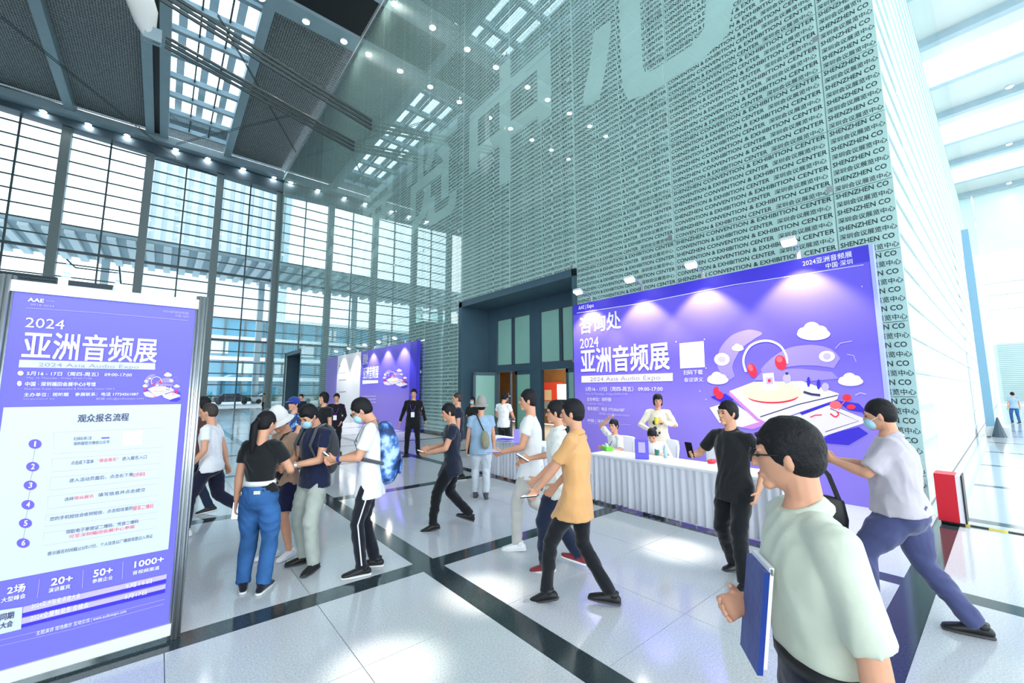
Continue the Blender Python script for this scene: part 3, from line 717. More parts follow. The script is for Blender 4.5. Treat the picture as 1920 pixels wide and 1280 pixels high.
pl = {n: i for i, n in enumerate(['print_white', 'lilac_pale', 'print_grey', 'poster_card', 'ink', 'pr_red', 'violet', 'pr_blue', 'qr_plain'])}
mat('poster_card', srgb(196, 210, 226), .4)
BA.txt(mb, 'AAE', (240, 205), (378, 212), 174, 0, .03); BA.txt(mb, 'Asia Audio Expo', (395, 205), (470, 222), 195, 1); BA.txt(mb, '2018-2024', (262, 240), (465, 255), 224, 1)
BA.band(mb, [(225, 262), (800, 300), (1610, 370)], 3, 1, 2); BA.txt(mb, '2024亚洲音频展', (1395, 300), (1615, 315), 280, 1); BA.txt(mb, '中国 深圳', (1500, 338), (1615, 350), 318, 1)
BA.txt(mb, '2024', (215, 425), (550, 438), 340, 0, .0); BA.txt(mb, '亚洲音频展', (182, 690), (1340, 715), 470, 0, .018)
BA.poly(mb, [(168, 705), (1330, 735), (1330, 790), (160, 770)], 3, 1); BA.txt(mb, '2024 Asia Audio Expo', (330, 762), (1190, 782), 728, 2, 0, 4)
BA.txt(mb, '5月16 - 17日（周四-周五） 09:00-17:00', (230, 838), (1130, 850), 805, 0, .012); BA.txt(mb, 'May 16 Thursday - Friday 09:00-17:00', (230, 866), (790, 868), 852, 1)
BA.txt(mb, '中国 · 深圳福田会展中心5号馆', (215, 930), (820, 932), 896, 0, .02); BA.txt(mb, 'Shenzhen Futian Convention & Exhibition Center Hall 5', (210, 962), (980, 966), 946, 1)
BA.txt(mb, '主办单位：视听圈    参展联系：电话 17724561087', (205, 1020), (1185, 1014), 990, 0, .01); BA.txt(mb, '邮箱 info@audioexpo.com', (825, 1050), (1230, 1050), 1030, 1); BA.txt(mb, 'Organized by', (200, 1046), (470, 1048), 1036, 1)
BA.ellp(mb, (178, 820), 26, 20, 0, 2); BA.ellp(mb, (168, 908), 20, 22, 0, 2)
u0, _ = BB.uv(40, 1000)
# white card, its lower edge runs behind the violet number strip
c_ = [BA.uv(112, 1110), BA.uv(1552, 1086), BB.uv(1356, 1230)]
ul, ur, vt, vb = -.775, c_[1][0], (c_[0][1]+c_[1][1])/2, c_[2][1]
BA.layer = .004; mb.prism([(-.75, vb), (ur, vb), (ur, vt), (-.75, vt)], BA.fn, 0, 3)
BB.txt(mb, '观众报名流程', (620, 220), (1028, 212), 160, 4, .012, 4)
for i, c in enumerate(((282, 392), (263, 573), (243, 722), (225, 877), (205, 1025), (187, 1183))):
    BB.ellp(mb, c, 52, 38, 6, 3); BB.txt(mb, str(i+1), (c[0]-(14 if i else 8), c[1]+20), (c[0]+(16 if i else 6), c[1]+20), c[1]-22, 0, .02, 5)
    if i: BB.band(mb, [(pc[0], pc[1]+36), (c[0], c[1]-36)], 4, 2, 2)
    pc = c
for bx in ([(430, 300), (1320, 262), (1306, 415), (430, 470)], [(420, 512), (1300, 455), (1290, 545), (412, 615)], [(405, 660), (1290, 590), (1285, 662), (398, 762)], [(385, 812), (1275, 706), (1270, 800), (378, 912)], [(370, 960), (1270, 850), (1260, 935), (360, 1052)], [(352, 1102), (1255, 985), (1250, 1060), (345, 1205)]):
    BB.band(mb, bx+[bx[0]], 3, 1, 2)
BB.poly(mb, [(985, 290), (1145, 282), (1138, 402), (975, 410)], 8, 3); BB.band(mb, [(812, 345), (876, 342)], 12, 6, 3)
L = [('扫码关注', (588, 365), (735, 358), 338, 4), ('视听圈官方微信公众号', (588, 405), (875, 388), 378, 4), ('点击底下菜单', (568, 560), (748, 545), 530, 4), ('“展会报名”', (780, 540), (945, 525), 512, 5), ('进入报名入口', (975, 525), (1172, 510), 496, 4),
     ('进入活动页面后，点击右下角', (553, 700), (1060, 660), 670, 4), ('立即报名', (1062, 655), (1160, 642), 626, 5), ('选择', (515, 848), (590, 840), 822, 4), ('观众报名', (592, 838), (745, 825), 812, 5), ('填写信息并点击提交', (785, 815), (1160, 778), 786, 4),
     ('您的手机短信会收到短信，点击短信里的', (398, 1008), (1060, 930), 978, 4), ('报名二维码', (1062, 925), (1225, 905), 890, 5), ('领取电子参观证二维码，凭该二维码', (525, 1112), (1105, 1030), 1082, 4), ('可至深圳福田会展中心参观', (550, 1148), (1075, 1075), 1120, 5),
     ('提示报名时间截止5月17日，个人信息以广播现场登记入场证', (380, 1285), (1218, 1150), 1255, 4)]
for b, bl, br, tp, mi in L: BB.txt(mb, b, bl, br, tp, mi, .0, 4)
for b, bl, br, tp in (('2场', (60, 520), (215, 500), 455), ('20+', (435, 445), (622, 405), 385), ('50+', (798, 372), (965, 330), 312), ('1000+', (1150, 290), (1402, 240), 238)): BC.txt(mb, b, bl, br, tp, 0, .025, 3)
for b, bl, br, tp in (('大型峰会', (10, 592), (218, 560), 552), ('演讲嘉宾', (415, 505), (600, 475), 470), ('参展企业', (790, 425), (965, 392), 392), ('音视频渠道', (1135, 352), (1365, 305), 322)): BC.txt(mb, b, bl, br, tp, 0, .015, 3)
for x in ((340, 390, 320, 550), (715, 310, 705, 465), (1055, 240, 1047, 385)): BC.band(mb, [(x[0], x[1]), (x[2], x[3])], 4, 1, 2)
BC.poly(mb, [(200, 625), (1430, 345), (1425, 385), (195, 680)], 1, 1); BC.poly(mb, [(195, 680), (1425, 385), (1420, 420), (190, 715)], 7, 1)
BC.poly(mb, [(190, 722), (1422, 430), (1416, 470), (185, 775)], 1, 1); BC.poly(mb, [(185, 775), (1416, 470), (1412, 505), (183, 805)], 7, 1)
BC.poly(mb, [(0, 655), (195, 625), (182, 815), (0, 860)], 3, 2); BC.txt(mb, '同期', (0, 745), (118, 725), 690, 4, .02, 4); BC.txt(mb, '大会', (0, 815), (108, 800), 765, 4, .02, 4)
BC.txt(mb, '2024亚洲智能语音大会', (270, 640), (690, 545), 600, 0, .01, 3); BC.txt(mb, '2024全屋智能影音峰会', (260, 745), (760, 628), 700, 0, .01, 3); BC.txt(mb, '5月16日', (1075, 470), (1300, 415), 435, 0, .01, 3); BC.txt(mb, '5月17日', (1070, 560), (1255, 515), 525, 0, .01, 3)
BC.band(mb, [(0, 910), (600, 770), (1410, 560)], 3, 1, 2); BC.band(mb, [(0, 960), (600, 820), (1405, 600)], 3, 1, 2); BC.txt(mb, '主题演讲 现场展示 互动交流 | www.audioexpo.com', (310, 870), (1080, 680), 835, 0, 0, 3)
bpart('lettering', mb, ['print_white', 'lilac_pale', 'print_grey', 'poster_card', 'ink', 'pr_red', 'violet', 'pr_blue', 'qr_plain'], ps)
mb = MB(); BAx = Board(1, PYP, (0, 520, 4.571), 1); art(BAx, mb, 1375, 935, .34); bpart('print', mb, PR, ps)

# ------------------------------------------------------------------ skirted desks and what stands on them
mat('skirt', (.70, .72, .80), .7, sheen=.2); mat('cloth_white', (.80, .81, .84), .7)
def desk(x0, x1, y0, y1, h, label):
    t = empty('reception_desk', ((x0+x1)/2, (y0+y1)/2, 0)); tag(t, label, 'desk')
    path = [(x1, y1), (x0, y1), (x0, y0), (x1, y0)]
    top, bot = [], []; per = 0
    for a, b in zip(path[:-1], path[1:]):
        L = math.dist(a, b); n = max(8, int(L/.018)); nx, ny = (b[1]-a[1])/L, -(b[0]-a[0])/L
        nx, ny = -nx, -ny
        for i in range(n):
            f = i/n; ph = 2*PI*(per+f*L)/.105
            am = math.sin(ph)+.45*math.sin(ph*.37+1.2)+.3*math.sin(ph*1.71)
            cx, cy = a[0]+(b[0]-a[0])*f, a[1]+(b[1]-a[1])*f
            top.append((cx-nx*0, cy, h-.02, nx, ny, am)); 
        per += L
    mb = MB(); rows = []
    for z, k in ((h-.01, .004), (h-.10, .010), (.4, .020), (.035, .030)):
        rows.append([(c[0]+c[3]*k*(c[5]+1.0), c[1]+c[4]*k*(c[5]+1.0), z) for c in top])
    n = len(top); vs = [p for r in rows for p in r]; fs = [(i*n+j, i*n+j+1, (i+1)*n+j+1, (i+1)*n+j) for i in range(3) for j in range(n-1)]
    mb.add(vs, fs); bpart('skirt', mb, 'skirt', t, True)
    bpart('table_cloth', MB().box(x0-.012, y0-.012, h-.03, x1, y1+.012, h), 'cloth_white', t)
    for lx in (x0+.06, x1-.06):
        for ly in (y0+.06, y1-.06): bpart('leg', MB().box(lx-.02, ly-.02, 0, lx+.02, ly+.02, h-.03), 'steel_mid', t)
    return t
desk(5.50, 6.10, 1.75, 4.55, .76, 'long desk with white pleated skirt in front of the big violet backdrop')
desk(5.50, 6.10, 5.60, 7.75, .76, 'desk with white pleated skirt beside the doorway')
H7 = .76
def thing(name, label, cat, loc, rz=0, group=None): e = empty(name, loc, rz); return tag(e, label, cat, group)
p = fl(1204, 860, H7); t = thing('table_sign', 'small violet upright sign card standing on the long white desk', 'sign', (p.x, p.y, H7), math.radians(303))
part('card', MB().obox((0, 0, .145), (.10, 0, 0), (0, .006, .001), (0, .03, .142)), 'violet', t); part('picture', MB().obox((0, -.002-.007, .17), (.05, 0, 0), (0, .001, 0), (0, .016, .075)), 'lilac_pale', t); part('foot', MB().box(-.09, -.04, 0, .09, .07, .008), 'violet_deep', t)
mat('green', srgb(110, 205, 60), .5); mat('teal_cup', srgb(30, 120, 110), .4); mat('bottle_clear', srgb(170, 200, 205), .2)
p = fl(1138, 844, H7); t = thing('tissue_box', 'bright green tissue box on the long white desk before the seated pair', 'box', (p.x, p.y, H7), math.radians(60)); part('carton', MB().box(-.12, -.06, 0, .12, .06, .07), 'green', t); part('tissue', MB().loft([((0, 0, .07), (.05, 0, 0), (0, .02, 0)), ((.01, 0, .10), (.03, .01, 0), (0, .015, 0)), ((.02, .01, .125), (.008, 0, 0), (0, .006, 0))], 8), 'cloth_white', t)
p = fl(1232, 853, H7); t = thing('paper_cup', 'teal and white paper cup on the long white desk right of the violet sign', 'cup', (p.x, p.y, H7)); part('cup', MB().loft([((0, 0, 0), (.028, 0, 0), (0, .028, 0)), ((0, 0, .09), (.038, 0, 0), (0, .038, 0))], 12, 0, False), 'teal_cup', t); part('lid', MB().loft([((0, 0, .09), (.041, 0, 0), (0, .041, 0)), ((0, 0, .105), (.034, 0, 0), (0, .034, 0))], 12, 0, False), 'white_paint', t)
p = fl(1248, 858, H7); t = thing('water_bottle', 'clear water bottle on the long white desk beside the teal cup', 'bottle', (p.x, p.y, H7)); part('bottle', MB().loft([((0, 0, 0), (.03, 0, 0), (0, .03, 0)), ((0, 0, .13), (.03, 0, 0), (0, .03, 0)), ((0, 0, .17), (.013, 0, 0), (0, .013, 0)), ((0, 0, .185), (.013, 0, 0), (0, .013, 0))], 12, 0, False), 'bottle_clear', t, smooth=True); part('cap', MB().tube([(0, 0, .185), (0, 0, .205)], .015, 10), 'white_paint', t)
p = fl(1335, 868, H7); t = thing('red_pouch', 'small red pouch lying on the long white desk behind the man in black', 'pouch', (p.x, p.y, H7)); part('pouch', MB().ell((0, 0, .028), (.09, .06, .03)), 'pr_red', t, smooth=True); part('zip', MB().tube([(-.07, -.02, .05), (.07, -.02, .05)], .005, 6), 'black', t)
for i, (px, py) in enumerate(((1165, 850), (1258, 862))):
    p = fl(px, py, H7); t = tag(part('paper_sheet', MB().box(-.105, -.15, 0, .105, .15, .003), 'print_white', None, (p.x, p.y, H7)), ('white paper sheet lying between the tissue box and the violet sign', 'white paper sheet lying beside the water bottle on the long desk')[i], 'paper'); t.rotation_euler = (0, 0, 1.1-i*.4)
p = fl(947, 828, H7); t = thing('brochure_stack', 'stack of violet brochures on the desk beside the doorway', 'brochures', (p.x, p.y, H7), .3)
for i in range(4): part('brochure', MB().obox((.004*i, -.003*i, .008+.015*i), (.11, 0, 0), (0, .15, 0), (0, 0, .007)), 'violet' if i % 2 else 'print_white', t)
p = fl(975, 832, H7); t = thing('folder_stand', 'violet and white leaflet display standing on the desk beside the doorway', 'display', (p.x, p.y, H7), math.radians(319)); part('board', MB().obox((0, 0, .14), (.12, 0, 0), (0, .008, 0), (0, .03, .14)), 'lilac', t); part('foot', MB().box(-.11, -.04, 0, .11, .06, .01), 'violet_deep', t)
def chair(x, y, ang, label):
    t = thing('office_chair', label, 'chair', (x, y, 0), ang)
    part('seat', MB().loft([((0, -.22, .44), (.23, 0, 0), (0, 0, .03)), ((0, .22, .44), (.23, 0, 0), (0, 0, .03))], 14), 'cloth_white', t, smooth=True)
    part('backrest', MB().loft([((0, -.24, .56), (.21, 0, 0), (0, .025, 0)), ((0, -.27, .80), (.23, 0, 0), (0, .025, 0)), ((0, -.28, .92), (.21, 0, 0), (0, .02, 0))], 16), 'cloth_white', t, smooth=True)
    for sx in (-1, 1):
        part('leg', MB().tube([(sx*.2, .2, .44), (sx*.22, .22, 0)], .013, 6), 'alu', t); part('leg', MB().tube([(sx*.2, -.25, .85), (sx*.2, -.22, .44), (sx*.22, -.28, 0)], .013, 6), 'alu', t)
TOC = math.radians(140)
chair(6.62, 3.05, math.radians(90), 'empty white chair behind the long desk right of the standing woman')
chair(6.62, 3.95, math.radians(90), 'white chair under the middle seated attendant behind the long desk')
chair(6.52, 4.75, math.radians(90), 'white chair under the attendant with hand on head')
# red and white cabinet, hazard cable cover
t = thing('red_cabinet', 'red and white box standing on the floor behind the man in the grey shirt', 'box', (8.30, .66, 0), 0)
part('case', MB().box(-.16, -.10, .05, .16, .10, .66), mat('cab_red', srgb(200, 16, 40), .4) and 'cab_red', t); part('side', MB().box(-.15, -.15, .05, .15, -.10, .65), 'print_white', t); part('seam', MB().box(-.16, -.165, .05, .16, -.15, .66), 'black', t)
for sx in (-.1, .1): part('wheel', MB().tube([(sx, -.14, .03), (sx, .08, .03)], .03, 10), 'black', t)
t = thing('cable_cover', 'black and yellow hazard cable cover running along the floor at right', 'cable cover', (8.3, -1.6, 0))
mat('haz_yellow', srgb(220, 200, 60), .5)
for i in range(14): part('segment', MB().prism([(-.05, 0), (-.02, .016), (.02, .016), (.05, 0)], lambda u, v, d: (u, i*.16+d, v), .16), 'haz_yellow' if i % 2 else 'black', t)
# ------------------------------------------------------------------ people
mat('skin', srgb(214, 158, 128), .5, spec=.4, noise_amt=.06, noise_scale=9)
mat('hair_black', (.008, .008, .010), .6, spec=.25, bump=.35, bump_scale=70)
mat('hair_brown', (.03, .02, .015), .45, bump=.5, bump_scale=90)
mat('eye_dark', (.012, .009, .008), .25); mat('lip', srgb(186, 108, 98), .5); mat('mask_blue', srgb(160, 206, 226), .7)
mat('sole_white', (.75, .75, .75), .6); mat('sole_dark', (.05, .05, .055), .6)
def cloth(name, rgb, bump=.35): return mat(name, srgb(*rgb), .8, spec=.2, sheen=.25, noise_amt=.07, noise_scale=5, bump=bump, bump_scale=9)
def denim(): 
    M = mat('denim', srgb(52, 96, 150), .8, spec=.2, noise_amt=.35, noise_scale=3.5, bump=.4, bump_scale=10); return M
denim()
for n, c in dict(tee_white=(232, 234, 236), tee_black=(24, 27, 30), polo_navy=(24, 32, 62), tan=(178, 146, 122), navy_short=(22, 26, 60), khaki=(172, 180, 172), track=(20, 24, 36), slack_black=(16, 20, 26), slate=(72, 78, 120), grey_shirt=(192, 186, 196), orange=(216, 164, 108), shirt_pale=(222, 226, 222), polo_pale=(198, 206, 190), sky_shirt=(150, 178, 205), pale_jean=(196, 204, 212), grey_pant=(190, 188, 184), suit=(14, 14, 18), jacket_dark=(24, 18, 30), brown=(86, 58, 52), dark_jean=(26, 38, 62), ivory=(226, 218, 200), navy_tee=(28, 36, 54), navy_trouser=(20, 24, 48), cap_blue=(30, 60, 140), hat_white=(232, 230, 226), hat_grey=(150, 146, 140), bag_grey=(80, 82, 88), bag_blue=(40, 80, 150), bag_olive=(140, 140, 118), lanyard=(96, 52, 150)).items(): cloth(n, c)
cloth('shoe_wine', (130, 44, 56))
def patmat():
    M = mat('pattern_blue', (.1, .2, .4), .8); nt = M.node_tree; b = nt.nodes['Principled BSDF']; tc = nt.nodes.new('ShaderNodeTexCoord'); v = nt.nodes.new('ShaderNodeTexVoronoi'); v.inputs['Scale'].default_value = 16
    r = nt.nodes.new('ShaderNodeValToRGB'); r.color_ramp.interpolation = 'CONSTANT'; e = r.color_ramp.elements; e[0].color = (.02, .05, .16, 1); e[1].position = .4; e[1].color = (.12, .3, .6, 1); q = e.new(.7); q.color = (.75, .8, .85, 1)
    nt.links.new(tc.outputs['Object'], v.inputs['Vector']); nt.links.new(v.outputs['Color'], r.inputs['Fac']); nt.links.new(r.outputs['Color'], b.inputs['Base Color'])
patmat()
def bagmat():
    M = mat('bag_marble', (.1, .25, .6), .6); nt = M.node_tree; b = nt.nodes['Principled BSDF']; tc = nt.nodes.new('ShaderNodeTexCoord'); n = nt.nodes.new('ShaderNodeTexNoise'); n.inputs['Scale'].default_value = 9; n.inputs['Detail'].default_value = 6
    r = nt.nodes.new('ShaderNodeValToRGB'); e = r.color_ramp.elements; e[0].position = .4; e[0].color = (.01, .03, .12, 1); e[1].position = .62; e[1].color = (.45, .65, .85, 1); q = e.new(.5); q.color = (.04, .16, .5, 1)
    nt.links.new(tc.outputs['Object'], n.inputs['Vector']); nt.links.new(n.outputs['Fac'], r.inputs['Fac']); nt.links.new(r.outputs['Color'], b.inputs['Base Color'])
bagmat()

def remesh(mb, vox, smooth=3, name='m', mats=('skin',), fac=.5):
    me = mb.mesh('tmp', []); o = bpy.data.objects.new('tmp', me); COL.objects.link(o)
    r = o.modifiers.new('r', 'REMESH'); r.mode = 'VOXEL'; r.voxel_size = vox; r.use_smooth_shade = True
    s = o.modifiers.new('s', 'SMOOTH'); s.factor = fac; s.iterations = smooth
    dg = bpy.context.evaluated_depsgraph_get(); out = bpy.data.meshes.new_from_object(o.evaluated_get(dg)); out.name = name
    bpy.data.objects.remove(o); bpy.data.meshes.remove(me)
    out.materials.clear()
    for q in mats: out.materials.append(MATS[q])
    out.polygons.foreach_set('use_smooth', [True]*len(out.polygons)); return out
def wrinkle(me, amp, seed, kind):
    n = len(me.vertices); co = np.empty(n*3); no = np.empty(n*3); me.vertices.foreach_get('co', co); me.vertices.foreach_get('normal', no); co = co.reshape(-1, 3); no = no.reshape(-1, 3)
    d = np.empty(n); N = noise.noise
    for i in range(n):
        x, y, z = co[i]
        w = N(Vector((x*3+seed, y*3, z*2.2)))
        if kind == 'shirt': a = N(Vector((x*7+w*1.2+seed, y*7, z*4.2+w*2+x*5))); b = N(Vector((x*15, y*15+seed, z*9+w*2)))
        else: a = N(Vector((x*6+seed, y*6, z*9+w*2.6+x*5))); b = N(Vector((x*14, y*14+seed, z*17+w*3)))
        d[i] = (1-2*abs(a))*.75+b*.45
    d -= d.mean(); co += no*(d*amp)[:, None]; me.vertices.foreach_set('co', co.reshape(-1)); me.update(); return me
def ik(a, t, l1, l2, pole):
    a, t, pole = Vector(a), Vector(t), Vector(pole); d = t-a; L = d.length; mx = (l1+l2)*.998
    if L > mx: t = a+d*(mx/L); d = t-a; L = mx
    n = d.normalized(); x = (l1*l1-l2*l2+L*L)/(2*L); h = math.sqrt(max(0, l1*l1-x*x))
    p = pole-n*pole.dot(n); p = p.normalized() if p.length > 1e-6 else Vector((0, 1, 0))
    return a+n*x+p*h, t
def rot(axis, deg): return Matrix.Rotation(math.radians(deg), 3, axis)

def person(label, xy, ang, h, feet, hands, shirt, pants, shoe='black', lean=0, tilt=0, twist=0, head=(0, 0), hair='short', hairmat='hair_black', sleeve=.55, leg='long', baggy=1.0, girth=1.0,
           pz=None, vox=.0085, hem=-.10, face=True, mask=False, glasses=False, hat=None, lanyard=None, polo=False, curl=(35, 35), sole='sole_white', sex='m', seat=False, tuck=False, pole_arm=((.6, -.8, -.3), (.6, -.8, -.3)), group=None, handdir=(None, None)):
    """feet/hands: ((left), (right)) targets in the figure's own frame, x right, y forward, z up, for a 1.75 m figure"""
    s = h/1.75; root = empty('person', (xy[0], xy[1], 0), math.radians(ang)-PI/2); tag(root, label, 'person', group)
    root.scale = (s, s, s)
    if pz is None:
        pz = .945
        for f in feet:
            fz = .085+f[2]; hx = .09 if f is feet[1] else -.09
            dx, dy = f[0]-hx, f[1]; mx = .86*.992
            pz = min(pz, fz+math.sqrt(max(.01, mx*mx-dx*dx-dy*dy)))
    P = Vector((0, 0, pz)); RT = rot('X', -lean) @ rot('Y', tilt)
    RS = RT @ rot('Z', twist)
    U = lambda x, y, u, R=RS: P+R @ Vector((x, y, u))
    fem = sex == 'f'; sw = .155 if fem else .172; g = girth
    # ---------- joints
    J = {}
    for i, sx in ((0, -1), (1, 1)):
        hip = P+Vector((sx*.09, 0, -.01)); f = feet[i]; pitch = f[3] if len(f) > 3 else 0; fyaw = f[4] if len(f) > 4 else -sx*-6
        ank = Vector((f[0], f[1], .085+f[2])); knee, ank = ik(hip, ank, .44, .42, (sx*.12, 1, .1) if not seat else (0, 1, 1))
        J['hip', i], J['knee', i], J['ank', i], J['pitch', i], J['yaw', i] = hip, knee, ank, pitch, fyaw
        sh = U(sx*sw, -.01, .475); hd = Vector(hands[i]); pa = Vector(pole_arm[i]); pa.x *= sx
        el, wr = ik(sh, hd, .29, .255, pa); J['sh', i], J['el', i], J['wr', i] = sh, el, wr
    hy, hp = head; HR = RS @ rot('Z', hy) @ rot('X', -hp)
    nb = U(0, -.015, .545); hc = nb+HR @ Vector((0, .028, .150))
    HM = HR
    # ---------- body: one continuous surface
    b = MB(); X, Y = RS @ Vector((1, 0, 0)), RS @ Vector((0, 1, 0))
    b.loft([(U(0, 0, u), X*rx*g, Y*ry*g) for u, rx, ry in ((-.05, .13, .10), (.08, .13, .095), (.22, .12, .09), (.36, .145, .10), (.46, .12, .08), (.52, .06, .055))], 16)
    b.tube([U(0, -.02, .47), nb, hc+HR @ Vector((0, -.025, -.06))], [.060, .055, .056], 12, round_ends=True)
    for i, sx in ((0, -1), (1, 1)):
        b.tube([U(sx*.07, 0, .46), J['sh', i], (J['sh', i]+J['el', i])/2, J['el', i]], [.045, .048, .045, .039], 12, round_ends=True)
        m1 = J['el', i].lerp(J['wr', i], .3); b.tube([J['el', i], m1, J['wr', i]], [.039, .040, .026], 12, round_ends=True)
        b.tube([J['hip', i], J['hip', i].lerp(J['knee', i], .5), J['knee', i]], [.078, .068, .052], 12, round_ends=True)
        b.tube([J['knee', i], J['knee', i].lerp(J['ank', i], .35), J['ank', i]], [.050, .054, .034], 12, round_ends=True)
        # hand: palm, four fingers, thumb
        d = Vector(handdir[i]) if handdir[i] else (J['wr', i]-J['el', i]); d.normalize()
        inn = Vector((-sx, .25, .35)) if not handdir[i] else Vector((-sx*.5, 0, .8)); n = (inn-d*inn.dot(d)).normalized(); t = d.cross(n)*(1 if sx > 0 else -1)
        W = J['wr', i]; c = curl[i]
        b.loft([(W-d*.01, t*.026, n*.019), (W+d*.03, t*.036, n*.017), (W+d*.075, t*.042, n*.015), (W+d*.092, t*.040, n*.012)], 12)
        for q, (off, ln) in enumerate(((.033, .062), (.011, .072), (-.011, .068), (-.033, .052))):
            p0 = W+d*.085+t*off; dd = d.copy(); pts = [p0]; k = Matrix.Rotation(math.radians(c), 3, n.cross(d)*-1)
            for sgm in (.45, .32, .23):
                pts.append(pts[-1]+dd*ln*sgm*1.05); dd = k @ dd
            b.tube(pts, [.0098, .0095, .0088, .0078], 7, round_ends=True)
        th = W+d*.03+t*.034; td = (d*.65+t*.55+n*.5).normalized(); b.tube([W+d*.02+t*.015, th, th+td*.035, th+(td+d*.4+n*.25).normalized()*.062], [.014, .013, .0115, .009], 7, round_ends=True)
    def skull(dn, p):
        z = dn.z
        if z < 0: p = Vector((p.x*(1+.30*z), p.y*(1+.12*z)+(-.012*z if dn.y > 0 else .03*z*-1*0), p.z))
        if dn.y > .35 and abs(dn.x) < .6: p.y = p.y*.965
        if dn.y < -.3 and z < -.2: p.y *= .88
        return p
    b.ell(hc, (.074, .094, .116), 24, 18, M=HM, fn=skull)
    A = lambda x, y, z: hc+HM @ Vector((x, y, z))
    b.loft([(A(0, .082, .022), HM @ Vector((.008, 0, 0)), HM @ Vector((0, .008, 0))), (A(0, .100, -.012), HM @ Vector((.012, 0, 0)), HM @ Vector((0, .012, 0))), (A(0, .101, -.024), HM @ Vector((.016, 0, 0)), HM @ Vector((0, .010, 0)))], 8)
    b.ell(A(0, .066, -.092), (.024, .022, .020), 10, 7, M=HM)
    b.ell(A(0, .083, -.060), (.022, .012, .011), 10, 7, M=HM)
    for sx in (-1, 1):
        b.ell(A(sx*.074, -.006, -.008), (.010, .018, .032), 10, 7, M=HM @ rot('Y', sx*12) @ rot('Z', -sx*20))
        b.ell(A(sx*.030, .080, .030), (.024, .012, .008), 8, 6, M=HM)
    body = link('body', remesh(b, vox, 2, 'body', ('skin',), .4), root)
    V = lambda v: HM @ Vector(v)
    if face:
        for sx in (-1, 1):
            part('eye', MB().ell(A(sx*.031, .0845, .010), (.013, .006, .0055), 10, 6, M=HM @ rot('Z', -sx*14)), 'eye_dark', root, smooth=True)
            part('eyebrow', MB().ell(A(sx*.032, .0885, .031), (.019, .005, .0035), 10, 5, M=HM @ rot('Z', -sx*16)), 'hair_black', root, smooth=True)
        if not mask: part('lips', MB().ell(A(0, .0925, -.058), (.019, .0035, .006), 10, 6, M=HM), 'lip', root, smooth=True)
    # ---------- hair
    hb = MB()
    def tuft(dn, p):
        k = 1+.045*noise.noise(Vector((dn.x*5, dn.y*5, dn.z*5+xy[0]*7)))
        if hair in ('short', 'long'):
            fr = max(0., dn.y); p = p+Vector((.006*math.sin(dn.x*9)*fr, 0, .010*fr*max(0, dn.z)))
        return p*k
    cut = {'short': .016, 'buzz': .010, 'long': .020, 'crop': .014}[hair]
    hb.ell(A(0, -.018, .030), (.076+cut*.55, .092+cut*.6, .092+cut), 28, 20, M=HM, fn=tuft)
    if hair in ('short', 'crop', 'buzz'):
        hb.ell(A(0, -.044, -.012), (.072+cut*.4, .062+cut*.5, .066), 20, 12, M=HM)
        if hair == 'short': hb.loft([(A(-.052, .064, .070), V((.02, 0, 0)), V((0, .016, .012))), (A(0, .082, .076), V((.02, 0, 0)), V((0, .018, .014))), (A(.052, .064, .070), V((.02, 0, 0)), V((0, .016, .012)))], 10)
    if hair == 'long':
        hb.ell(A(0, -.035, -.02), (.086, .078, .10), 20, 14, M=HM, fn=tuft)
        for sx in (-1, 1): hb.ell(A(sx*.064, .015, -.02), (.018, .03, .07), 10, 8, M=HM)
    ho = link('hair', remesh(hb, .008, 2, 'hair', (hairmat,), .4), root)
    # ---------- torso clothing
    c = MB(); low = hem
    sec = [(low, .180, .138), (.0, .172, .128), (.12, .158, .115), (.24, .166, .122), (.36, .180, .130), (.44, .160, .108), (.49, .108, .084), (.522, .074, .068)]
    if fem: sec = [(low, .158, .118), (.0, .155, .112), (.12, .138, .10), (.24, .148, .112), (.35, .160, .128), (.44, .146, .102), (.485, .100, .078), (.512, .070, .064)]
    if tuck: sec = [(.02, .136, .100), (.07, .147, .110), (.11, .156, .116)]+[q_ for q_ in sec if q_[0] > .15]
    fat = lambda u: 1+(g-1)*(1.35 if u < .3 else .8)
    def ring(u, rx, ry):                    # the hem hangs clear of the thighs
        cy = (.035*(g-1)*4 if u < .25 else 0)*.4; rx, ry = rx*fat(u), ry*fat(u)
        if u < .02 and not seat and not tuck:
            f0, b0 = cy+ry, cy-ry; rx = max(rx, .090+.088*g*max(1, baggy*.97)+.012)
            for i in (0, 1):
                hp_, kn = J['hip', i], J['knee', i]; k_ = min(.8, max(0, -u+.03)/max(.1, hp_.z-kn.z)); y_ = hp_.y+(kn.y-hp_.y)*k_; f0 = max(f0, y_+.108*g); b0 = min(b0, y_-.108*g)
            cy, ry = (f0+b0)/2, (f0-b0)/2
        return U(0, cy, u), X*rx, Y*ry
    if low < -.12: sec.insert(1, (low*.5, .178, .134))
    c.loft([ring(*q_) for q_ in sec], 24, 0, False)
    for i, sx in ((0, -1), (1, 1)):
        sh, el, wr = J['sh', i], J['el', i], J['wr', i]
        pts = [U(sx*.06, -.005, .475), U(sx*.12, -.005, .478), sh]; rad = [.056, .060, .061*min(1.15, g)]
        if sleeve <= 1:
            pts += [sh.lerp(el, sleeve*.55), sh.lerp(el, sleeve)]; rad += [.060*min(1.15, g), .062*min(1.2, g)]
        else:
            pts += [sh.lerp(el, .5), el, el.lerp(wr, .5), el.lerp(wr, .93)]; rad += [.056, .050, .046, .040]
        c.tube(pts, rad, 14, round_ends=False)
    so = link('shirt', wrinkle(remesh(c, .0115 if vox < .0095 else .0135, 3, 'shirt', (shirt,), .5), .0135, xy[0]*3+xy[1], 'shirt'), root)
    bnd = MB()
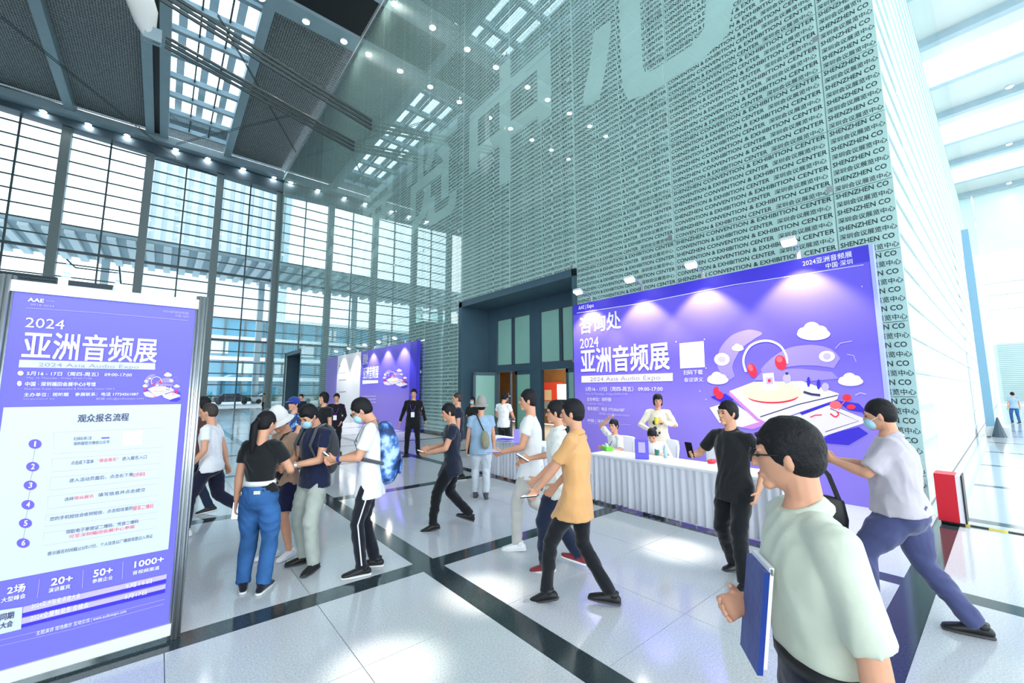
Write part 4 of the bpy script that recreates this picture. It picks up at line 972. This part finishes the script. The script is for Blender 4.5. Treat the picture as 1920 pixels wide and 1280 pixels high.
    if polo:
        T_ = RS @ rot('X', -20); cx_, cy_ = T_ @ Vector((1, 0, 0)), T_ @ Vector((0, 1, 0)); up = T_ @ Vector((0, 0, 1)); o_ = nb+RS @ Vector((0, .006, -.022))
        for r_, z_, th in ((.078, -.016, .012), (.071, .004, .011), (.064, .018, .009)):
            bnd.tube([o_+up*z_+cx_*r_*math.cos(a)*.98+cy_*r_*math.sin(a)*.95 for a in [2*PI*k/20-PI*.42*0 for k in range(21)]], th, 8)
        k = link('collar', remesh(bnd, .006, 2, 'collar', (shirt,)), root)
    # ---------- trousers / shorts
    q = MB(); r0 = baggy
    q.loft([(P+Vector((0, 0, u)), Vector((rx*(fat(0) if tuck else g), 0, 0)), Vector((0, ry*(fat(0) if tuck else g), 0))) for u, rx, ry in ((.07, .152, .113), (.0, .158, .118), (-.07, .166, .122))], 20)
    for i in (0, 1):
        hp_, kn, an = J['hip', i], J['knee', i], J['ank', i]
        if leg == 'short': pts = [hp_, hp_.lerp(kn, .45), hp_.lerp(kn, .86)]; rad = [.094*g, .098*r0, .094*r0]
        else: pts = [hp_, hp_.lerp(kn, .5), kn, kn.lerp(an, .5), kn.lerp(an, 1.03)]; rad = [.086*g, .086*r0*min(1.2, g), .068*r0, .062*r0, .056*r0]
        q.tube(pts, rad, 16)
    link('shorts' if leg == 'short' else 'trousers', wrinkle(remesh(q, .0115 if vox < .0095 else .0135, 3, 'trousers', (pants,), .5), .0115, xy[0]+xy[1]*2, 'leg'), root)
    if tuck:
        part('belt', MB().loft([(P+Vector((0, 0, .055)), Vector((.168*fat(0), 0, 0)), Vector((0, .129*fat(0), 0))), (P+Vector((0, 0, .092)), Vector((.168*fat(0), 0, 0)), Vector((0, .129*fat(0), 0)))], 24, 0, False), 'black', root, smooth=True)
    # ---------- shoes
    for i, sx in ((0, -1), (1, 1)):
        an, pt, fy = J['ank', i], J['pitch', i], J['yaw', i]
        F = Matrix.Rotation(math.radians(fy), 3, 'Z') @ Matrix.Rotation(math.radians(-pt), 3, 'X')
        w_ = MB(); o_ = MB(); D = lambda x, y, z: an+F @ Vector((x, y, z-.085))
        fx, fz = F @ Vector((1, 0, 0)), F @ Vector((0, 0, 1))
        w_.loft([(D(0, -.065, .045), fx*.034, fz*.035), (D(0, -.02, .055), fx*.038, fz*.045), (D(0, .05, .045), fx*.042, fz*.034), (D(0, .12, .034), fx*.046, fz*.024), (D(0, .165, .028), fx*.036, fz*.018)], 14)
        w_.tube([D(0, -.03, .06), D(0, -.03, .098)], [.042, .043], 14)
        o_.loft([(D(0, -.085, .012), fx*.034, fz*.013), (D(0, -.02, .012), fx*.041, fz*.013), (D(0, .09, .012), fx*.048, fz*.013), (D(0, .175, .014), fx*.038, fz*.012)], 14)
        sh_ = part('shoe', w_, shoe, root, smooth=True); part('sole', o_, sole, sh_, smooth=True)
    # ---------- worn extras
    if mask:
        mm = MB(); mm.ell(A(0, .070, -.052), (.060, .044, .052), 18, 12, M=HM); part('face_mask', mm, 'mask_blue', root, smooth=True)
        [part('mask_strap', MB().tube([A(sx*.058, .07, -.03), A(sx*.081, -.005, .0)], .0025, 5), 'print_white', root) for sx in (-1, 1)]
    if glasses:
        gm = MB()
        for sx in (-1, 1):
            pts = [A(sx*.033+.024*math.cos(a), .107, .010+.018*math.sin(a)) for a in [2*PI*k/12 for k in range(13)]]
            gm.tube(pts, .0028, 5); gm.tube([A(sx*.057, .105, .016), A(sx*.080, .0, .014)], .003, 5)
        gm.tube([A(-.01, .110, .013), A(.01, .110, .013)], .0025, 5); part('glasses', gm, 'black', root)
    if hat == 'bucket':
        hm = MB(); hm.loft([(A(0, -.01, .035), V((.100, 0, 0)), V((0, .118, 0))), (A(0, -.012, .09), V((.095, 0, 0)), V((0, .112, 0))), (A(0, -.014, .135), V((.080, 0, 0)), V((0, .095, 0)))], 24)
        hm.rings([[A((r*.9)*math.cos(a), -.01+r*math.sin(a)*1.05, z) for a in [2*PI*k/24 for k in range(24)]] for r, z in ((.10, .045), (.155, -.005), (.157, -.010), (.10, .035))], 0)
        return_hat = part('hat', hm, shirt if hat is None else hatmat_[0], root, smooth=True)
    if hat == 'cap':
        hm = MB(); hm.ell(A(0, -.012, .045), (.092, .110, .095), 22, 14, M=HM)
        hm.loft([(A(0, .06, .055), V((.07, 0, 0)), V((0, 0, .006))), (A(0, .12, .045), V((.066, 0, 0)), V((0, 0, .006))), (A(0, .165, .035), V((.045, 0, 0)), V((0, 0, .005)))], 14)
        part('cap', hm, 'cap_blue', root, smooth=True)
    if lanyard:
        ly = MB(); 
        for sx in (-1, 1): ly.tube([U(sx*.07, -.03, .525), U(sx*.075, .085, .44), U(sx*.06, .145, .34), U(.0, .152, .22)], .007, 5)
        part('lanyard', ly, 'lanyard', root); part('badge', MB().obox(U(0, .158, .15), X*.045, Y*.003, RS @ Vector((0, 0, .065))), 'print_white', root)
    root['_'] = 0; del root['_']
    return dict(root=root, J=J, A=A, U=U, HM=HM, RS=RS, P=P, s=s, nb=nb, X=X, Y=Y)
hatmat_ = ['hat_white']
def wpos(pd, v): return Matrix.LocRotScale(pd['root'].location, pd['root'].rotation_euler, pd['root'].scale) @ Vector(v)
def held(name, label, cat, pd, i, build, off=(0, .10, .0), group=None):
    """a thing held at hand i of a person, its own top-level object; local axes: x right, y forward, z up of that person"""
    r = pd['root']; d = (pd['J']['wr', i]-pd['J']['el', i]).normalized(); p = wpos(pd, pd['J']['wr', i]+d*.09+Vector(off))
    e = empty(name, p, r.rotation_euler.z); tag(e, label, cat, group); build(e); return e
mat('phone_black', (.01, .01, .012), .15); emat('phone_screen', (.6, .75, .9), .5)
def phone(e, pitch=50, cover='phone_black'):
    M = rot('X', pitch); b = lambda c, hx, hy, hz: MB().obox(M @ Vector(c), M @ Vector((hx, 0, 0)), M @ Vector((0, hy, 0)), M @ Vector((0, 0, hz)))
    part('case', b((0, 0, 0), .037, .078, .0045), cover, e); part('screen', b((0, 0, .0048), .034, .074, .0004), 'phone_screen', e)
def backpack(pd, label, m, w=.15, dep=.09, z0=.06, z1=.48, big=1.0, strap='bag_grey'):
    r = pd['root']; e = empty('backpack', r.location, r.rotation_euler.z); e.scale = r.scale; tag(e, label, 'backpack')
    U, X, Y = pd['U'], pd['X'], pd['Y']; Z = pd['RS'] @ Vector((0, 0, 1))
    mb = MB(); mb.loft([(U(0, -.10-dep*.6, z0), X*w*.95, Y*dep), (U(0, -.11-dep*.75, z0+(z1-z0)*.3), X*w, Y*dep*1.2), (U(0, -.11-dep*.6, z0+(z1-z0)*.75), X*w*.97, Y*dep*1.05), (U(0, -.11-dep*.4, z1), X*w*.8, Y*dep*.8)], 20)
    link('sack', remesh(mb, .012, 3, 'sack', (m,)), e)
    part('pocket', MB().loft([(U(0, -.11-dep*1.7, z0+.03), X*w*.7, Y*.02), (U(0, -.11-dep*1.85, z0+.15), X*w*.72, Y*.02)], 16), m, e, smooth=True)
    for sx in (-1, 1): part('strap', MB().loft([(U(sx*.09, -.135, .40), X*.024, Z*.004), (U(sx*.10, -.06, .565), X*.024, Y*.005), (U(sx*.11, .06, .53), X*.024, Z*.005), (U(sx*.12, .150, .36), X*.024, Y*.005), (U(sx*.165, .10, .20), X*.006, Z*.022), (U(sx*.165, -.12, .13), X*.006, Z*.018)], 10), strap, e, smooth=True)
    return e
def pt(x, y): q = fl(x, y); return (q.x, q.y)
REL = lambda xy, ang, q, s: (((q[0]-xy[0])*math.sin(math.radians(ang))-(q[1]-xy[1])*math.cos(math.radians(ang)))/s, ((q[0]-xy[0])*math.cos(math.radians(ang))+(q[1]-xy[1])*math.sin(math.radians(ang)))/s)
PH_L, PH_R = (-.05, .30, 1.10), (.06, .32, 1.10)       # both hands at a phone
SIDE_L, SIDE_R = (-.24, .02, .80), (.24, .02, .80)

# -- queue at the left
A1 = person('person mostly hidden behind the poster in brown top, dark hair', (.50, 7.75), 150, 1.71, ((-.1, .12, 0), (.1, -.15, .02, 10)), (PH_L, (.2, .2, 1.0)), 'brown', 'dark_jean', vox=.012, hair='short')
A2 = person('close-cropped man in white tee and dark trousers striding left beside the poster', (.58, 6.75), 155, 1.66, ((-.1, .22, .0, 8), (.1, -.42, .16, -50)), ((-.22, .16, .92), (.25, -.10, .86)), 'tee_white', 'navy_trouser', 'sole_white', lean=6, hair='buzz', hairmat='hair_brown', baggy=1.15, vox=.010)
A3 = person('woman seen from behind in black cropped tee and blue jeans with ponytail', (.77, 4.56), 58, 1.60, ((-.10, .02, 0, 0, 25), (.10, -.02, 0, 0, -5)), ((-.22, .02, .84), (.20, .26, 1.08)), 'tee_black', 'denim', 'track', hem=.04, hair='crop', sex='f', sleeve=.62, baggy=1.2, twist=-8, head=(-20, 8), face=False, vox=.009)
def ponytail(pd):
    A = pd['A']; mb = MB(); mb.tube([A(0, -.105, .03), A(0, -.14, -.02), A(.005, -.135, -.12), A(.0, -.12, -.22), A(0, -.115, -.30)], [.025, .034, .036, .030, .012], 12, round_ends=True)
    part('ponytail', mb, 'hair_black', pd['root'], smooth=True)
    part('hair_tie', MB().tube([A(0, -.100, .034), A(0, -.116, .022)], [.030, .030], 12), 'black', pd['root'])
    part('underlayer', MB().loft([(pd['P']+Vector((0, 0, .085)), Vector((.152, 0, 0)), Vector((0, .112, 0))), (pd['P']+Vector((0, 0, .13)), Vector((.150, 0, 0)), Vector((0, .111, 0)))], 24, 0, False), 'tee_white', pd['root'], smooth=True)
    part('jean_label', MB().obox(pd['P']+Vector((.03, -.122, .03)), (.03, 0, 0), (0, .003, 0), (0, 0, .016)), 'ivory', pd['root'])
ponytail(A3)
held('phone', 'phone in the lowered left hand of the ponytailed woman', 'phone', A3, 0, lambda e: phone(e, 80), (0, .02, -.02))
A4 = person('person in white bucket hat, tan top and navy shorts in the queue', (1.14, 5.26), 205, 1.60, ((-.09, -.03, 0, 0, 12), (.10, .06, 0, 0, -20)), ((-.12, .28, 1.06), (.12, .30, 1.08)), 'tan', 'navy_short', 'tee_white', leg='short', sleeve=1.2, hair='short', hat='bucket', head=(0, 24), lean=5, sex='f', baggy=1.1, hem=-.08, vox=.010)
t = empty('crossbody_pouch', A4['root'].location, A4['root'].rotation_euler.z); tag(t, 'small black crossbody pouch on the person in white bucket hat', 'bag'); t.scale = A4['root'].scale
part('pouch', MB().obox(A4['U'](.05, .165, .10), A4['X']*.07, A4['Y']*.025, Vector((0, 0, .09))), 'black', t); part('strap', MB().tube([A4['U'](.1, .15, .2), A4['U'](.0, .155, .36), A4['U'](-.09, .08, .52), A4['U'](-.10, -.04, .54)], .010, 6), 'black', t)
A5 = person('person in blue cap and blue patterned shirt standing behind the bucket hat', (1.78, 7.95), 215, 1.68, ((-.1, 0, 0), (.1, .03, 0)), (PH_L, PH_R), 'pattern_blue', 'denim', 'black', hair='short', hat='cap', vox=.012)
hatmat_[0] = 'hat_white'
A6 = person('man in navy polo and pale trousers with face mask reading his phone', (1.31, 4.80), 203, 1.69, ((-.13, .06, 0, 0, 20), (.13, -.02, 0, 0, -28)), ((-.06, .31, 1.10), (.08, .30, 1.08)), 'polo_navy', 'khaki', 'black', polo=True, mask=True, head=(8, 32), lean=3, baggy=1.12, sole='sole_dark', vox=.0085)
held('phone', 'phone held by the man in navy polo', 'phone', A6, 0, lambda e: phone(e, 40), (.06, 0, .02))
backpack(A6, 'grey backpack worn by the man in navy polo', 'bag_grey')
part('wristwatch', MB().tube([A6['J']['wr', 0].lerp(A6['J']['el', 0], .04), A6['J']['wr', 0].lerp(A6['J']['el', 0], .13)], [.033, .034], 12), 'alu', A6['root'])
A7 = person('dark-haired person in dark top partly hidden behind the man in navy polo', (2.62, 9.2), 200, 1.75, ((-.1, 0, 0), (.1, 0, 0)), (SIDE_L, SIDE_R), 'tee_black', 'slack_black', vox=.013, hair='long')
A9 = person('man in white tee and black track trousers with mask and glasses reading phone', (1.72, 4.29), 157, 1.75, ((-.09, .06, 0, 0, 8), (.10, -.06, 0, 0, -8)), ((-.05, .34, 1.12), (.07, .33, 1.10)), 'tee_white', 'track', 'black', mask=True, glasses=True, head=(0, 30), lean=3, sleeve=.72, hem=-.20, baggy=.98, vox=.0085)
held('phone', 'phone held by the masked man in white tee', 'phone', A9, 0, lambda e: phone(e, 40), (.06, 0, .02))
backpack(A9, 'blue marbled backpack worn by the masked man in white tee', 'bag_marble', .16, .10, -.02, .47)
part('wristband', MB().tube([A9['J']['wr', 0].lerp(A9['J']['el', 0], .10), A9['J']['wr', 0].lerp(A9['J']['el', 0], .22)], [.034, .036], 12), 'cap_blue', A9['root'])
for i, sx in ((0, -1), (1, 1)):
    J = A9['J']; o = Vector((sx*.066, -.01, 0)); part('side_stripe', MB().tube([J['hip', i]+o*1.35, J['hip', i].lerp(J['knee', i], .5)+o*1.28, J['knee', i]+o, J['knee', i].lerp(J['ank', i], .92)+o*.86], .007, 6), 'tee_white', A9['root'])
# -- staff
A8 = person('attendant in black with lanyard raising one hand in front of the white board', (3.75, 12.0), 245, 1.71, ((-.1, 0, 0), (.1, .02, 0)), ((-.16, .12, .95), (.30, .18, 1.40)), 'jacket_dark', 'slack_black', lanyard=True, vox=.012, sleeve=1.2, hair='short', pole_arm=((.6, -.8, -.3), (.9, .1, -.8)))
A10 = person('man in black suit with lanyard badge standing by the farther backdrop', (5.42, 10.70), 238, 1.83, ((-.15, .0, 0, 0, 18), (.15, .02, 0, 0, -18)), ((-.34, .04, .86), (.34, .04, .86)), 'suit', 'suit', sleeve=1.3, hem=-.22, lanyard=True, girth=1.06, vox=.011, curl=(25, 25), sole='sole_dark')
# -- walkers in the middle
A11 = person('man in black tee and trousers striding left with a phone held out', (3.08, 4.90), 152, 1.66, ((-.08, .27, .0, 12), (.09, -.26, .05, -22)), ((-.12, .34, 1.04), (.14, .32, 1.07)), 'navy_tee', 'slack_black', 'black', lean=3, head=(10, 10), hem=-.18, baggy=1.1, sole='sole_dark', vox=.0085)
held('phone', 'phone held out by the man in black walking past the queue', 'phone', A11, 0, lambda e: phone(e, 20), (0, 0, .03))
A12 = person('close-cropped man in dark navy tee behind the man in black', (4.62, 7.2), 150, 1.75, ((-.1, .1, 0), (.1, -.1, 0)), (SIDE_L, SIDE_R), 'navy_tee', 'slack_black', hair='buzz', hairmat='hair_brown', vox=.012, girth=1.1)
hatmat_[0] = 'hat_grey'
A13 = person('man in grey bucket hat and light blue shirt walking away with crossbody bag', (4.24, 5.86), 56, 1.64, ((-.09, .10, 0), (.09, -.12, .04, -22)), ((-.26, .06, .82), (.24, .10, .88)), 'sky_shirt', 'pale_jean', 'bag_grey', hat='bucket', girth=1.12, face=False, hem=-.16, baggy=1.1, vox=.0095, sole='sole_dark')
def crossbag(pd):
    r = pd['root']; e = empty('crossbody_bag', r.location, r.rotation_euler.z); e.scale = r.scale; tag(e, 'olive crossbody bag on the back of the man in grey bucket hat', 'bag'); U, X, Y = pd['U'], pd['X'], pd['Y']
    mb = MB(); mb.loft([(U(.07, -.20, -.02), X*.06, Y*.035), (U(.07, -.205, .06), X*.085, Y*.045), (U(.065, -.20, .18), X*.075, Y*.04), (U(.06, -.185, .25), X*.045, Y*.025)], 16); link('sack', remesh(mb, .009, 2, 'sack', ('bag_olive',)), e)
    part('pocket', MB().loft([(U(.07, -.252, .0), X*.05, Y*.012), (U(.068, -.255, .10), X*.055, Y*.012)], 12), 'bag_olive', e, smooth=True)
    part('strap', MB().tube([U(.05, -.175, .25), U(-.03, -.165, .42), U(-.085, -.09, .55), U(-.10, .03, .565)], .014, 6), 'black', e)
crossbag(A13)
A14 = person('person in black with a pale face mask standing by the open door', (6.85, 9.90), 225, 1.60, ((-.1, 0, 0), (.1, 0, 0)), (PH_L, PH_R), 'tee_black', 'slack_black', sleeve=1.2, hair='long', mask=True, vox=.013, sex='f')
A15 = person('person in white tee and black shorts seen from behind in the doorway', (7.0, 8.66), 20, 1.72, ((-.1, 0, 0), (.1, 0, 0)), ((-.2, .25, 1.0), (.15, .30, 1.05)), 'tee_white', 'slack_black', head=(-10, 20), face=False, leg='short', vox=.012)
A16 = person('tall man in white tee and grey trousers walking left, head turned', (3.38, 3.66), 131, 1.81, ((-.08, .16, 0, 6), (.09, -.34, .14, -45)), ((-.16, .30, 1.06), (.22, .10, .95)), 'tee_white', 'grey_pant', 'tee_white', lean=2, head=(10, 0), hem=-.16, vox=.009)
held('papers', 'folded papers carried by the tall man in white tee', 'papers', A16, 0, lambda e: (part('sheet', MB().box(-.1, -.08, -.003, .1, .08, 0), 'violet', e), part('sheet', MB().box(-.09, -.07, .001, .11, .09, .004), 'print_white', e)), (0, .02, .03))
A17 = person('man in white open-collar shirt and dark trousers walking beside the man in orange', (3.22, 3.08), 130, 1.69, ((-.09, .14, 0, 8), (.09, -.20, .04, -18)), ((-.20, .20, .96), (.14, .32, 1.10)), 'shirt_pale', 'dark_jean', 'shoe_wine', glasses=True, polo=True, head=(5, 5), hem=-.18, sleeve=.8, baggy=1.25, vox=.009)
held('phone', 'phone held by the man in the white open-collar shirt', 'phone', A17, 1, lambda e: phone(e, 30), (-.02, 0, .03))
A18 = person('man in orange tee and black trousers striding left past the desk', (2.84, 2.50), 118, 1.74, ((-.07, .27, .01, 18), (.08, -.25, .015, -4)), ((-.12, .34, .92), (.20, .24, .92)), 'orange', 'slack_black', 'black', lean=1, polo=True, head=(6, 2), hem=-.20, sleeve=.75, baggy=.95, sole='sole_dark', vox=.0075, curl=(45, 45))
held('phone', 'dark phone in the hand of the man in orange', 'phone', A18, 0, lambda e: phone(e, -10), (.0, .02, .0))
# -- desk staff
A20 = person('seated attendant in white with one hand on head behind the long desk', (6.42, 4.72), 160, 1.68, ((-.12, .42, 0), (.12, .42, 0)), ((-.20, .32, .80), (.20, -.02, 1.32)), 'tee_white', 'slack_black', pz=.50, seat=True, lanyard=True, sleeve=.8, vox=.010, head=(25, 5), pole_arm=((.6, -.8, -.3), (1, .3, .4)), handdir=(None, (-.8, -.1, .3)))
A21 = person('seated attendant in white looking down behind the violet desk sign', (6.46, 3.95), 205, 1.62, ((-.12, .42, 0), (.12, .42, 0)), ((-.16, .34, .80), (.16, .34, .80)), 'tee_white', 'slack_black', pz=.48, seat=True, sleeve=1.2, vox=.010, head=(0, 28), lean=8, hair='short')
A22 = person('standing woman in ivory printed top holding a cup behind the desk', (6.92, 4.12), 208, 1.72, ((-.1, 0, 0), (.1, 0, 0)), ((-.08, .26, 1.26), (.14, .26, 1.12)), 'ivory', 'slack_black', sleeve=1.25, sex='f', hair='long', vox=.010, girth=1.12, head=(10, 10), hem=-.16, pole_arm=((1, -.3, -.5), (1, -.3, -.5)))
mat('cup_yellow', srgb(226, 214, 40), .5)
held('drink_cup', 'yellow drink cup held up by the standing woman behind the desk', 'cup', A22, 0, lambda e: (part('cup', MB().loft([((0, 0, -.05), (.028, 0, 0), (0, .028, 0)), ((0, 0, .07), (.036, 0, 0), (0, .036, 0))], 12, 0, False), 'cup_yellow', e), part('lid', MB().tube([(0, 0, .07), (0, 0, .08)], .038, 12), 'print_white', e)), (.02, .03, 0))
for dx, dz, w_ in ((-.06, .30, .03), (.06, .30, .035), (.05, .20, .03), (-.02, .12, .02)): part('printed_motif', MB().ell(A22['U'](dx, .148, dz), (w_, .012, w_*1.1), 10, 6), 'black', A22['root'])
# -- right-hand foreground
A23 = person('man in black short-sleeved shirt and black trousers walking left with raised phone', (4.30, 1.78), 168, 1.69, ((-.13, .14, .0, 6, 10), (.15, -.14, .02, -12)), ((-.27, .05, .92), (.25, .27, 1.20)), 'tee_black', 'slack_black', 'black', polo=True, head=(-10, 0), hem=-.14, sleeve=.7, baggy=1.08, vox=.0085, sole='sole_dark', lean=2)
held('phone', 'dark phone raised by the man in the black shirt', 'phone', A23, 1, lambda e: phone(e, 75), (.0, .02, .05))
A25 = person('heavy man in grey shirt and slate trousers with mask striding left with phone', (4.55, .62), 101, 1.78, ((-.08, .26, .0, 12), (.10, -.33, .0, 0)), ((-.08, .40, 1.18), (.14, .38, 1.16)), 'grey_shirt', 'slate', 'black', girth=1.28, mask=True, lean=4, head=(0, 8), hem=-.05, sleeve=.85, baggy=1.2, hair='crop', vox=.008, polo=True, sole='sole_dark')
held('phone', 'white phone held by the man in the grey shirt', 'phone', A25, 1, lambda e: phone(e, 45, 'print_white'), (-.04, 0, .03))
def sling(pd):
    r = pd['root']; e = empty('shoulder_bag', r.location, r.rotation_euler.z); e.scale = r.scale; tag(e, 'black shoulder bag hanging in front of the man in the grey shirt', 'bag')
    w0 = pd['J']['wr', 0]; b = w0+Vector((-.02, .10, -.02))
    part('sack', MB().loft([(b+Vector((.06, .0, -.62)), Vector((.05, 0, 0)), Vector((0, .15, 0))), (b+Vector((.04, 0, -.45)), Vector((.06, 0, 0)), Vector((0, .17, 0))), (b+Vector((.02, 0, -.30)), Vector((.04, 0, 0)), Vector((0, .15, 0)))], 14), 'black', e, smooth=True)
    part('strap', MB().tube([b+Vector((.02, .13, -.32)), b+Vector((0, .14, -.1)), b+Vector((0, .04, .04)), b+Vector((0, -.06, -.1)), b+Vector((.02, -.12, -.32))], .018, 6), 'black', e)
sling(A25)
A24 = person('man in pale polo shirt and glasses walking left closest to the camera', (1.68, .45), 128, 1.73, ((-.1, .25, 0, 6), (.1, -.25, .02, -12)), ((-.24, -.04, .80), (.08, .20, 1.08)), 'polo_pale', 'navy_trouser', 'black', polo=True, glasses=True, girth=1.06, head=(-20, 2), hem=.06, sleeve=.95, vox=.0065, tuck=True, lean=4, hair='short', curl=(40, 40))
t = held('blue_folder', 'blue folder carried in front by the man in the pale polo', 'folder', A24, 1, lambda e: (part('cover', MB().obox((-.05, -.045, .02), (.08, 0, 0), (0, .008, .0), (0, -.02, .15)), 'cap_blue', e), part('sheets', MB().obox((-.05, -.060, .035), (.076, 0, 0), (0, .007, .0), (0, -.02, .148)), 'print_white', e)), (0, -.02, 0))
part('chest_logo', MB().obox(A24['U'](-.09, .150, .36), A24['X']*.02, A24['Y']*.002, Vector((0, 0, .008))), 'bag_olive', A24['root'])
A26 = person('distant person in blue and white with a bag in the bright passage', (34.4, -.12), 20, 1.62, ((-.1, .1, 0), (.1, -.1, 0)), (SIDE_L, SIDE_R), 'sky_shirt', 'denim', vox=.016, face=False)
A27 = person('distant person in dark clothes standing near the glass corner post', (7.5, 45.2), 200, 1.55, ((-.1, .05, 0), (.1, -.05, 0)), (SIDE_L, SIDE_R), 'bag_olive', 'dark_jean', vox=.016, face=False)
A28 = person('distant person in navy walking behind the dark-haired person near the farther backdrop', (4.4, 18.5), 230, 1.65, ((-.1, .1, 0), (.1, -.1, 0)), (SIDE_L, SIDE_R), 'navy_tee', 'slack_black', vox=.016, face=False)
